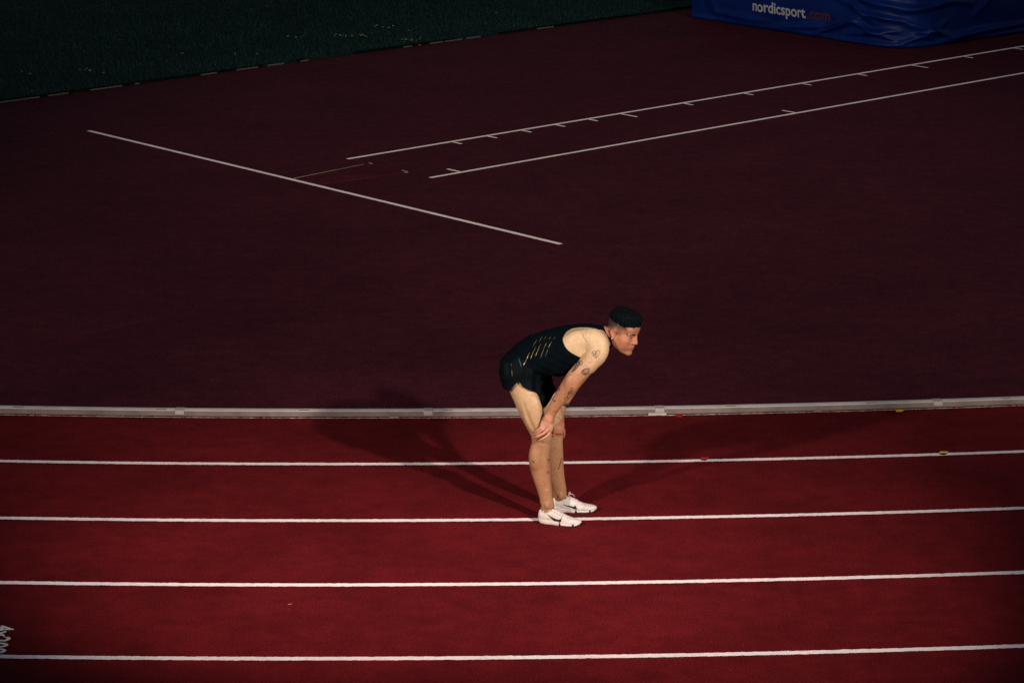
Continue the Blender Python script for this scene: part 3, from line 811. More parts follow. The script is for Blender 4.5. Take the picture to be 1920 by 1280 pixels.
for arm in (near_arm, far_arm):
    dm, tp = near_skin(arm)
    w = sstep(tp, .14, .62) * (1 - sstep(dm, .004, .012)) * (Vv < 800) * (Vv > 640)
    if arm is near_arm: w = w * (P[:, 1] < 17.492)
    else: w = w * ((P[:, 1] > 17.70) & (U > 1030) & ((U > 1046) | (Vv > 765)))
    tone = tone + (tan_c - tone) * w[:, None]
def paint_chain(px, r, colr, strength=1.):
    global tone
    S = catmull([pt(*p) for p in px], 5); d = np.full(nv, 9.)
    for s in S: d = np.minimum(d, np.linalg.norm(P - s, axis=1))
    w = (1 - sstep(d, r, r * 1.35)) * strength
    tone = tone + (np.array(colr) - tone) * w[:, None]
HANDC = (.42, .19, .125)
for pts, r in fing: paint_chain(pts, r * 1.12, HANDC)
paint_chain([(1030, 780, 17.462), (1026.5, 792, 17.462), (1024.5, 802, 17.462)], .022, HANDC)
paint_chain([(1020, 797, 17.462), (1025, 801, 17.460), (1029.5, 806, 17.462)], .013, HANDC)
paint_chain([(1048, 784, 17.785), (1048, 793, 17.755), (1047.5, 802, 17.730), (1046.5, 810, 17.722)], .030, (.34, .125, .07))
paint_chain([(1044, 792, 17.75), (1038.5, 802, 17.718), (1036, 810, 17.712), (1037.5, 816, 17.715)], .013, (.36, .14, .08))
for i in range(4): paint_chain([(1051, 803 - i * 2, 17.728 + i * .014), (1057.5, 811 - i * 2, 17.745 + i * .014), (1056, 819 - i * 2, 17.765 + i * .014), (1050, 824 - i * 2, 17.79 + i * .014)], .011, (.34, .125, .07))
hl = (P - HC) @ HR / HS                       # head-local coordinates
ish = (np.linalg.norm(hl - np.array([.01, 0, 0]), axis=1) < .15) & (hl[:, 2] > -.135)
hw = ish * sstep(hl[:, 2] * .6 + hl[:, 0] * .8, -.085, -.055)
tone = tone + (face_c - tone) * hw[:, None]
def hpaint(c, r, colr, strength=1., soft=.5):
    global tone
    d = np.sqrt((((hl - np.array(c)) / np.array(r)) ** 2).sum(1)); w = (1 - sstep(d, 1 - soft, 1)) * strength * ish
    tone = tone + (np.array(colr) - tone) * w[:, None]
for s in (-1, 1):
    hpaint((.055, s * .05, -.03), (.04, .03, .03), (.40, .15, .09), .5, .8)
    hpaint((-.012, s * .078, -.01), (.024, .012, .035), (.42, .17, .11), .7)
    hpaint((.090, s * .031, -.0020), (.014, .0155, .0044), (.24, .17, .145), 1., .4)
    hpaint((.090, s * .031, -.0015), (.014, .0072, .0058), (.012, .008, .006), 1., .3)
    hpaint((.088, s * .032, .0034), (.016, .021, .0046), (.014, .009, .008), .98, .5)
    hpaint((.088, s * .034, .009), (.014, .020, .010), (.22, .085, .050), .35, .8)  # socket shade under the brow, painted into the skin
hpaint((.104, 0, -.036), (.02, .018, .016), (.43, .17, .11), .6, .7)
hpaint((.095, 0, -.0690), (.018, .026, .0105), (.33, .105, .080), .75, .5)
hpaint((.098, 0, -.0700), (.02, .022, .0024), (.07, .02, .018), 1., .5)  # shade of the mouth slit painted between the lips
bx_ = np.abs(hl[:, 1]); bz_ = .0195 + .004 * np.clip((bx_ - .012) / .022, 0, 1) - .006 * np.clip((bx_ - .034) / .018, 0, 1)
bwid = .0052 - .0028 * np.clip((bx_ - .03) / .022, 0, 1)
brw = (1 - sstep(np.abs(hl[:, 2] - bz_), bwid * .7, bwid * 1.3)) * sstep(bx_, .009, .013) * (1 - sstep(bx_, .046, .054)) * (hl[:, 0] > .05) * ish
tone = tone + (np.array([.012, .009, .008]) - tone) * brw[:, None]
# close-cropped fade on the sides
fw = ish * sstep(hl[:, 2] + .45 * np.maximum(-hl[:, 0], 0), .016, .056) * (1 - sstep(hl[:, 0], .045, .075)) * sstep(np.abs(hl[:, 1]) + np.maximum(-hl[:, 0] - .03, 0), .035, .055)
tone = tone + (np.array([.020, .017, .019]) - tone) * (fw * .94)[:, None]
sb = ish * (1 - sstep(np.abs(hl[:, 0] - .018), .010, .022)) * sstep(hl[:, 2], -.025, .01) * (np.abs(hl[:, 1]) > .045)
tone = tone + (np.array([.06, .04, .035]) - tone) * (sb * .35)[:, None]
st_w = ish * sstep(-hl[:, 2], .055, .09) * .18
tone = tone + (np.array([.10, .06, .05]) - tone) * st_w[:, None]

INK_SHADE = np.array([.020, .018, .021])
def ink_shade_line(pts, w, strength=.85, ymax=17.6, ymin=0):
    global tone
    sel = front & (P[:, 1] < ymax) & (P[:, 1] > ymin)
    pts = [np.array(p, float) for p in pts]; dmin = np.full(nv, 1e9)
    if len(pts) > 2: pts = list(catmull([list(p) for p in pts], 4))
    for a, b_ in zip(pts[:-1], pts[1:]):
        d = b_ - a; L2 = max(d @ d, 1e-6)
        t = np.clip(((U - a[0]) * d[0] + (Vv - a[1]) * d[1]) / L2, 0, 1)
        dmin = np.minimum(dmin, np.hypot(U - a[0] - t * d[0], Vv - a[1] - t * d[1]))
    wt = (1 - sstep(dmin, w * .3, w * .85)) * min(1, strength * 1.1) * sel
    tone = tone + (INK_SHADE - tone) * wt[:, None]
def zA(x, y): return (900 + x / 5.638, 550 + y / 5.638)
def zB(x, y): return (900 + x / 4.13, 700 + y / 4.13)
ink_shade_line([zA(1085, 425), zA(1100, 470), zA(1130, 510)], 1.0, .65)
# upper arm: outlined hand, scroll work, ring motif, dots
ink_shade_line([zA(1180, 640), zA(1195, 610), zA(1230, 612), zA(1250, 600), zA(1268, 620), zA(1255, 650), zA(1225, 682), zA(1200, 660), zA(1180, 640)], 1.1, .6)
ink_shade_line([zA(1195, 640), zA(1225, 635), zA(1240, 650)], .9, .5); ink_shade_line([zA(1210, 660), zA(1235, 662)], .9, .5); ink_shade_line([zA(1235, 612), zA(1245, 632)], .9, .5)
ink_shade_line([zA(1040, 705), zA(1080, 720), zA(1075, 755), zA(1045, 745), zA(1040, 705)], 1.4, .75)
ink_shade_line([zA(1060, 730), zA(1030, 760), zA(1005, 765)], 2.0, .75); ink_shade_line([zA(1030, 725), zA(1010, 770), zA(985, 810), zA(970, 830)], 2.2, .75)
ink_shade_line([zA(1045, 760), zA(1010, 800), zA(985, 822)], 1.6, .7)
ink_shade_line([zA(1075, 830), zA(1095, 805), zA(1150, 800), zA(1145, 835), zA(1110, 858), zA(1080, 845), zA(1075, 830)], 1.8, .75)
ink_shade_line([zA(1090, 830), zA(1110, 812)], 1.4, .6)
for c, r in ((zA(1121, 761), 1.1), (zA(946, 861), 1.2), (zA(1110, 678), .9), (zA(1172, 680), .9), (zA(897, 1060), 1.2), (zA(905, 1075), .9), (zA(812, 1245), 1.5), (zA(845, 1142), 1.)):
    ink_shade_line([c, (c[0] + .3, c[1])], r, .9)
for q in ([(835, 1000), (830, 1030)], [(845, 995), (840, 1015)], [(960, 1000), (985, 1005)], [(960, 1010), (935, 1060), (920, 1085)], [(975, 1020), (950, 1060)], [(890, 1100), (905, 1130)], [(730, 1095), (760, 1100)], [(755, 1095), (765, 1120), (775, 1100)], [(770, 1130), (800, 1140)], [(780, 1245), (800, 1250)]):
    ink_shade_line([zA(*p) for p in q], 1.1, .8)
for q in ([(1020, 735), (1040, 722), (1062, 728), (1050, 748)], [(1000, 780), (1020, 790), (1040, 770)], [(985, 800), (1000, 815), (1010, 795)], [(1085, 815), (1105, 840), (1135, 815)], [(1095, 850), (1120, 845)], [(940, 1075), (960, 1045), (980, 1025)], [(925, 1060), (945, 1035)], [(905, 1100), (930, 1090), (925, 1110)], [(735, 1105), (748, 1115), (760, 1108)], [(785, 1128), (790, 1145)], [(1188, 625), (1205, 640), (1200, 655)], [(1225, 620), (1222, 650), (1232, 672)]):
    ink_shade_line([zA(*p) for p in q], 1.3, .75)
# legs
for q, w in (([(480, 322), (490, 330), (500, 322)], 1.3), ([(335, 352), (338, 360)], 1.5), ([(405, 675), (415, 680), (408, 688), (420, 685)], 1.2), ([(525, 668), (535, 662), (533, 680), (527, 684)], 1.2), ([(520, 760), (528, 756), (530, 768), (522, 772), (520, 760)], 1.0), ([(465, 1005), (475, 1025)], 1.6)):
    ink_shade_line([zB(*p) for p in q], w, .8, 17.62)
ink_shade_line([zB(632, 655), zB(608, 740)], 1.2, .85, 18, 17.65); ink_shade_line([zB(577, 580), zB(578, 581)], 1.3, .8, 18, 17.65); ink_shade_line([zB(600, 335), zB(645, 375)], 1.0, .5, 18, 17.65)
# shade painted between the fingers, under the palm and behind the knee
INK_SHADE = np.array([.075, .024, .015])
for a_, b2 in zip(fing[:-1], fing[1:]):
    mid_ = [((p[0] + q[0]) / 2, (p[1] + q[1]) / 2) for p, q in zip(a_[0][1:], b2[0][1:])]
    ink_shade_line(mid_, 1.0, .75, 17.52)
ink_shade_line([(1000, 822.5), (1006, 825), (1012, 828.5), (1020, 826)], 1.1, .45, 17.56)
INK_SHADE = np.array([.16, .06, .03])
ink_shade_line([(1004, 818), (1001, 826), (997, 832)], 1.4, .4, 17.6)
ca = body.data.color_attributes.new('tone', 'FLOAT_COLOR', 'POINT')
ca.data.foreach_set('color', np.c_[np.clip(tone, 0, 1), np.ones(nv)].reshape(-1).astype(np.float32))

# ------------------------------------------------------------------ hair: dense cap of tight curls
m, nt, b = new_mat('dark_hair')
n_ = noise(nt, 160, 3, .7); r = ramp(nt, n_.outputs['Fac'], [(.35, (.0008, .0018, .0028)), (.7, (.0022, .0044, .0064))])
nt.links.new(r.outputs['Color'], b.inputs['Base Color']); b.inputs['Roughness'].default_value = .85; b.inputs['Specular IOR Level'].default_value = .06
M['hair'] = m
F = Field(HC - .2, HC + .2, .0025)
def hell2(c, r, k=.01): add_ell(F, hp(*c), [q * HS for q in r], HR, k)
hell2((-.004, 0, .068), (.088, .071, .066), .01)
hell2((.018, 0, .086), (.080, .066, .050), .02)
hell2((.044, 0, .098), (.050, .056, .038), .02)
for i in range(1500):
    th = random.uniform(0, 2 * math.pi); ph = math.acos(random.uniform(-.12, 1))
    d = np.array([math.sin(ph) * math.cos(th), math.sin(ph) * math.sin(th), math.cos(ph)])
    c = np.array([.006, 0, .078]) + d * np.array([.090, .070, .056]) * random.uniform(.97, 1.07)
    if c[0] > .03 and c[2] > .085: c = c + np.array([.003, 0, .009]) * min(1, (c[0] - .03) / .04)
    q = random.uniform(.0035, .0072); hell2(tuple(c), (q, q * random.uniform(.7, 1.2), q * random.uniform(.8, 1.3)), .003)
# hairline: keep the hair above a sloping line
sl, X, Y, Z = F.win(HC - .2, HC + .2)
x, y, z = X - HC[0], Y - HC[1], Z - HC[2]
lx = (x * fx[0] + y * fx[1] + z * fx[2]) / HS; ly = (x * lf[0] + y * lf[1]) / HS; lz = (x * up[0] + y * up[1] + z * up[2]) / HS
wob = .003 * np.sin(lx * 210 + ly * 90) + .003 * np.sin(lx * 640 + 1) + .003 * np.sin(ly * 520 + lx * 300)
line = .062 - .006 * np.clip(lx / .09, -1, 1) - .052 * np.clip(-lx / .09, 0, 1) - .010 * np.exp(-((lx - .03) / .02) ** 2) + wob
F.a[sl] = np.maximum(F.a[sl], (line - lz).astype(np.float32))
hair, _ = field_obj('hair', F, M['hair'], person, base, 1)
# loose curls standing out of the mass and thinning out over the hairline
HV = np.empty(len(hair.data.vertices) * 3, np.float32); hair.data.vertices.foreach_get('co', HV); HV = HV.reshape(-1, 3)
HN = np.empty(len(HV) * 3, np.float32); hair.data.vertex_normals.foreach_get('vector', HN); HN = HN.reshape(-1, 3)
loc_z = (HV + np.array(base) - HC) @ up / HS
ok = HN @ up > -.5; pick = rng.choice(np.nonzero(ok)[0], 4200)
low_i = np.nonzero((loc_z < .068) & (HN @ up > -.9))[0]; pick = np.concatenate([pick, rng.choice(low_i, 1500)])
cv = []; cf = []
for q, i in enumerate(pick):
    p = HV[i]; n_ = HN[i].astype(float); is_low = q >= 4200
    d = n_ * (.35 if is_low else 1) + rng.normal(0, .55, 3) - (up * rng.uniform(.5, 1.3) if is_low else 0); d /= np.linalg.norm(d)
    L_ = rng.uniform(.004, .009) if not is_low else rng.uniform(.004, .011)
    sd = np.cross(d, rng.normal(0, 1, 3)); sd /= np.linalg.norm(sd); w_ = rng.uniform(.0008, .0016)
    bend = rng.normal(0, .45, 3) * L_
    b0 = len(cv); p = p - n_ * .001
    cv += [p - sd * w_, p + sd * w_, p + d * L_ * .6 + bend * .4 + sd * w_ * .8, p + d * L_ * .6 + bend * .4 - sd * w_ * .8, p + d * L_ + bend]
    cf += [(b0, b0 + 1, b0 + 2, b0 + 3), (b0 + 3, b0 + 2, b0 + 4)]
curls = mesh_obj('curls', cv, cf, M['hair'], hair); curls['kind'] = 'stuff'
# ------------------------------------------------------------------ singlet
m, nt, b = new_mat('black_singlet_knit')
n_ = noise(nt, 500, 2, .6); r = ramp(nt, n_.outputs['Fac'], [(.3, (.0006, .0018, .0030)), (.7, (.0012, .0032, .0050))])
nt.links.new(r.outputs['Color'], b.inputs['Base Color']); b.inputs['Roughness'].default_value = .9; b.inputs['Specular IOR Level'].default_value = .03
M['knit'] = m
F = Field((-.16, 17.36, .62), (.74, 17.95, 1.32), .003)
shirt = [st(969, 688, 17.695, 31, .168), st(981, 680, 17.69, 35.5, .172), st(1000, 669, 17.675, 38, .165), st(1024, 663, 17.66, 42, .165), st(1050, 658, 17.65, 44, .172), st(1078, 651, 17.64, 41.5, .178), st(1102, 644, 17.635, 36.5, .166), st(1122, 638, 17.63, 28, .125), st(1137, 632, 17.625, 20, .078)]
add_tube(F, shirt, k=.0, L=LAT, sub=5)
add_ell(F, pt(1088, 637, 17.515), (.087, .049, .062), k=.05)
add_ell(F, pt(1070, 655, 17.535), (.085, .055, .063), k=.05)
add_ell(F, pt(1120, 662, 17.57), (.06, .075, .056), k=.04)
add_ell(F, pt(1045, 684, 17.63), (.10, .11, .045), k=.05)      # loose front hanging forward
add_ell(F, pt(1095, 676, 17.62), (.09, .11, .04), k=.04)
add_ell(F, pt(1119, 664, 17.66), (.065, .10, .055), k=.03)
sl, X, Y, Z = F.win((-9, 0, 0), (9, 99, 9))
fold = .0030 * np.sin(38 * X + 22 * Z + 3 * np.sin(14 * Z + 9 * Y)) + .0022 * np.sin(61 * X - 47 * Z + 20 * Y + 2 * np.sin(21 * X)) + .0015 * np.sin(120 * Z + 60 * X)
F.a += fold.astype(np.float32)
# never let the body show through: at least 6 mm outside the torso
sl, X, Y, Z = F.win(Ftorso_o + .01, Ftorso_o + (np.array(Ftorso.shape) - 2) * H - .01)
ti = [np.clip(np.rint((g_.ravel() - o_) / H).astype(int), 0, n_ - 1) for g_, o_, n_ in zip((X, Y, Z), Ftorso_o, Ftorso.shape)]
tz = np.broadcast_to(Z > at(1000, 700, 17.7).z, F.a[sl].shape)
F.a[sl] = np.where(tz, smin(F.a[sl], Ftorso[np.ix_(*ti)] - .0055, .004), F.a[sl])
sl, X, Y, Z = F.win((-9, 0, 0), (9, 99, 9))
def px_prism(poly_px, Y0):
    q = [at(u, v, Y0) for u, v in poly_px]
    return np.array([[p.x, p.z] for p in q])
def poly_sd(px, py, poly):
    d = np.full(px.shape, 1e9); ins = np.zeros(px.shape, bool); n = len(poly)
    for i in range(n):
        a = poly[i]; b_ = poly[(i + 1) % n]; e = b_ - a; wx_, wy_ = px - a[0], py - a[1]
        t = np.clip((wx_ * e[0] + wy_ * e[1]) / (e @ e), 0, 1)
        d = np.minimum(d, (wx_ - t * e[0]) ** 2 + (wy_ - t * e[1]) ** 2)
        c1 = (a[1] > py) != (b_[1] > py)
        xi = a[0] + (py - a[1]) / (e[1] if abs(e[1]) > 1e-9 else 1e-9) * e[0]
        ins ^= c1 & (px < xi)
    return np.where(ins, -np.sqrt(d), np.sqrt(d))
def smooth_poly(pts, sub=6):
    n = len(pts); pts = [np.array(p, float) for p in pts]; out = []
    for i in range(n):
        p0, p1, p2, p3 = pts[i - 1], pts[i], pts[(i + 1) % n], pts[(i + 2) % n]
        for j in range(sub):
            t = j / sub
            out.append(.5 * ((2 * p1) + (-p0 + p2) * t + (2 * p0 - 5 * p1 + 4 * p2 - p3) * t * t + (-p0 + 3 * p1 - 3 * p2 + p3) * t ** 3))
    return out
# armhole (near), traced where it is seen; the far one mirrors it
hole = smooth_poly([(1055, 636), (1062, 624), (1077, 616.5), (1100, 615), (1117, 613.5), (1129, 618.5), (1138, 628), (1144, 640), (1147, 655), (1147, 668), (1134, 677), (1116, 683), (1098, 675), (1086, 668.5), (1070, 660), (1060, 650)])
yc = (Y - 17.64) + .156 * (X - .4)                 # signed distance from the middle of the chest, near side negative
shear = .27
pl = px_prism(hole, 17.49)
px2 = (X + 0 * Y + 0 * Z); pz2 = (Z - (Y - 17.49) * -SP / CP * 1.0 + 0 * X)
dcut = poly_sd(px2.ravel()[:0], px2.ravel()[:0], pl) if False else None
gx = X[:, 0, 0]; gz = np.linspace(Z[0, 0, 0] - .2, Z[0, 0, -1] + .2, 320)
tab = poly_sd(gx[:, None] + 0 * gz[None], gz[None] + 0 * gx[:, None], pl)
def look(zz):
    f = (zz - gz[0]) / (gz[1] - gz[0]); i = np.clip(np.floor(f).astype(int), 0, len(gz) - 2); w = np.clip(f - i, 0, 1)
    ii = np.arange(len(gx))[:, None, None]
    return tab[ii, i] * (1 - w) + tab[ii, i + 1] * w
slope = .20                                         # the armhole seam rises towards the spine as seen from above
dn = look((Z + (Y - 17.49) * slope) + 0 * X)
near_cut = np.maximum(dn, yc + .035)
dfar = look((Z - (Y - 17.79) * slope) + 0 * X)
far_cut = np.maximum(dfar, -(yc - .035))
cut = np.minimum(near_cut, far_cut)
# neck opening
nc = np.array(pt(1151, 618, 17.615)); nd = np.sqrt((X - nc[0]) ** 2 + ((Y - nc[1]) / 1.35) ** 2 + ((Z - nc[2]) / 1.1) ** 2) - .062
cut = np.minimum(cut, nd)
F.a = -smin(-F.a, cut.astype(np.float32), .004)
singlet, _ = field_obj('singlet', F, M['knit'], person, base, 1)

# ------------------------------------------------------------------ split-leg shorts
m, nt, b = new_mat('black_shorts_nylon')
n_ = noise(nt, 300, 2, .6); r = ramp(nt, n_.outputs['Fac'], [(.3, (.0006, .0017, .0029)), (.7, (.0011, .0031, .0048))])
nt.links.new(r.outputs['Color'], b.inputs['Base Color']); b.inputs['Roughness'].default_value = .7; b.inputs['Specular IOR Level'].default_value = .05
M['nylon'] = m
F = Field((-.18, 17.38, .50), (.40, 17.98, 1.10), .003)
add_tube(F, [st(965, 688, 17.695, 24, .165), st(976, 690, 17.69, 36, .176), st(990, 680, 17.68, 37, .172)], k=.0, L=LAT, sub=5)
add_tube(F, [st(971, 692, 17.605, 34, .098), st(974, 708, 17.60, 35, .104), st(979, 730, 17.592, 35, .108), st(990, 760, 17.58, 34, .106)], k=.03)
add_tube(F, [st(985, 690, 17.775, 36, .098), st(1003, 716, 17.78, 33, .104), st(1017, 742, 17.78, 29, .104), st(1027, 764, 17.778, 27, .10)], k=.03)
add_ell(F, pt(964, 704, 17.63), (.075, .085, .10), k=.04); add_ell(F, pt(968, 700, 17.76), (.075, .08, .095), k=.04)
sl, X, Y, Z = F.win((-9, 0, 0), (9, 99, 9))
fold = .0035 * np.sin(70 * X + 12 * Z + 40 * Y + 2 * np.sin(16 * Z)) + .0025 * np.sin(95 * X - 40 * Z + 2 * np.sin(25 * Z + 9 * X)) + .002 * np.sin(60 * Z + 45 * Y)
F.a += fold.astype(np.float32)
keepn = [(900, 600), (1100, 600), (1100, 700), (1032, 708), (1030, 735), (1020, 764), (1016.5, 757), (1013, 745), (1009, 737.5), (1001, 734), (992.5, 731), (985, 728), (980, 725), (976, 720), (973, 714), (966, 721), (960, 728), (954, 733.5), (945, 730.5), (936, 725.5), (900, 715)]
keepf = [(900, 600), (1100, 600), (1100, 700), (1060, 720), (1041, 735), (1032, 748), (1022, 762), (1000, 752), (975, 740), (940, 728), (900, 715)]
gx = X[:, 0, 0]; gz = np.linspace(Z[0, 0, 0] - .3, Z[0, 0, -1] + .3, 360)
mid = 17.69 - .156 * (X - .04)
tab = poly_sd(gx[:, None] + 0 * gz[None], gz[None] + 0 * gx[:, None], px_prism(keepn, 17.50)); kn = look(Z + (Y - 17.50) * .18 + 0 * X)
tab = poly_sd(gx[:, None] + 0 * gz[None], gz[None] + 0 * gx[:, None], px_prism(keepf, 17.72)); kf = look(Z + (Y - 17.72) * .1 + 0 * X)
wmid = np.clip((Y - mid) / .03 + .5, 0, 1)
F.a = np.maximum(F.a, (kn * (1 - wmid) + kf * wmid).astype(np.float32))
# hollow hems
sl2, Dn = tube_d(F, near_leg[:6], grow=.007); sl3, Df = tube_d(F, far_leg[:6], grow=.007)
low = (Z < at(975, 716, 17.6).z)
A = F.a[sl2]; F.a[sl2] = np.where((Z < at(975, 722, 17.6).z)[:, :, sl2[2]] + np.zeros(A.shape, bool), np.maximum(A, -Dn), A)
shorts, _ = field_obj('running_shorts', F, M['nylon'], person, base, 1)

# gold strokes on the singlet and shorts
M['gold'] = simple('gold_foil_print', (.21, .16, .065), .35, metal=.6)
M['gold_dim'] = simple('dim_gold_foil_print', (.11, .085, .04), .45, metal=.5)
M['blue_print'] = simple('dim_blue_print', (.010, .030, .055), .6)
def bvh_of(o):
    return BVHTree.FromPolygons([v.co + base for v in o.data.vertices], [tuple(p.vertices) for p in o.data.polygons])
bv_shirt = bvh_of(singlet); bv_shorts = bvh_of(shorts); eye = Vector((0, 0, CAM_H))
def on_surf(u, v, bvs):
    d = ray(u, v).normalized(); best = None
    for bv in bvs:
        h = bv.ray_cast(eye, d)
        if h[0] is not None and (best is None or h[3] < best[3]): best = h
    return best
def ribbon(name, pts, w0, w1, mat, bvs, parent, lift=.0016):
    pts = [np.array(p, float) for p in pts]; path = []
    for a, b_ in zip(pts[:-1], pts[1:]):
        n = max(2, int(np.linalg.norm(b_ - a) / 1.5))
        path += [a + (b_ - a) * i / n for i in range(n)]
    path.append(pts[-1]); vs = []; fs = []
    for i, p in enumerate(path):
        t = i / (len(path) - 1); w = (w0 + (w1 - w0) * t) * (math.sin(math.pi * min(max(t, .04), .96)) ** .5)
        d = path[min(i + 1, len(path) - 1)] - path[max(i - 1, 0)]; d = d / np.linalg.norm(d); nn_ = np.array([-d[1], d[0]])
        for s in (-1, 1):
            h = on_surf(p[0] + nn_[0] * w * s / 2, p[1] + nn_[1] * w * s / 2, bvs)
            if h is None: return None
            vs.append(h[0] + h[1] * lift - base)
    for i in range(len(path) - 1): fs.append((2 * i, 2 * i + 1, 2 * i + 3, 2 * i + 2))
    return mesh_obj(name, vs, fs, mat, parent)
def zG(x, y): return (920 + x / 8, 600 + y / 8)
for q, mt in (([(775, 245), (728, 325)], 'gold'), ([(700, 290), (660, 350), (632, 402)], 'gold'), ([(838, 240), (795, 300)], 'gold_dim'), ([(902, 250), (872, 297)], 'gold'), ([(966, 258), (944, 287)], 'gold'), ([(680, 400), (640, 480), (598, 578)], 'gold'), ([(755, 350), (715, 440), (668, 552)], 'gold'),
              ([(840, 342), (805, 405), (800, 430)], 'gold'), ([(798, 435), (765, 520), (743, 578)], 'gold_dim'), ([(916, 318), (862, 422)], 'gold'), ([(855, 440), (820, 545)], 'gold_dim'), ([(580, 488), (545, 580), (494, 668)], 'gold')):
    ribbon('gold_stroke', [zG(*p) for p in q], .95, .7, M[mt], [bv_shirt, bv_shorts], singlet)
ribbon('gold_stroke', [zG(309, 648), zG(316, 690)], 1.2, 1.0, M['gold_dim'], [bv_shirt, bv_shorts], shorts)
ribbon('gold_stroke', [zG(318, 740), zG(326, 842)], .9, 1.4, M['gold'], [bv_shirt, bv_shorts], shorts)
ribbon('blue_stroke', [zG(418, 560), zG(440, 630), zG(460, 700)], 1.5, 1.5, M['blue_print'], [bv_shirt, bv_shorts], shorts)

# ------------------------------------------------------------------ racing shoes
m, nt, b = new_mat('white_shoe_mesh')
n_ = noise(nt, 90, 3, .6); r = ramp(nt, n_.outputs['Fac'], [(.3, (.44, .40, .385)), (.65, (.56, .52, .505))])
n2 = noise(nt, 14, 3, .6); r2 = ramp(nt, n2.outputs['Fac'], [(.35, (.86, .80, .70)), (.6, (1, 1, 1))])
mx = mix(nt, 1.0, r.outputs['Color'], r2.outputs['Color'], 'MULTIPLY'); nt.links.new(mx.outputs['Color'], b.inputs['Base Color'])
b.inputs['Roughness'].default_value = .75; b.inputs['Specular IOR Level'].default_value = .25
bp = N(nt, 'ShaderNodeBump'); bp.inputs['Strength'].default_value = .3; bp.inputs['Distance'].default_value = .0015
nn = noise(nt, 420, 2); nt.links.new(nn.outputs['Fac'], bp.inputs['Height']); nt.links.new(bp.outputs['Normal'], b.inputs['Normal'])
M['shoe'] = m
M['foam'] = simple('white_shoe_foam', (.52, .485, .48), .5, var=.06, vscale=40)
M['foam_pink'] = simple('pinkish_shoe_foam', (.46, .375, .36), .5, var=.08, vscale=40)
M['black_rubber'] = simple('black_sole_rubber', (.010, .012, .016), .5)
M['lace'] = simple('pink_white_lace', (.55, .42, .40), .7)
M['eyelet'] = simple('olive_eyelet', (.20, .18, .11), .6)

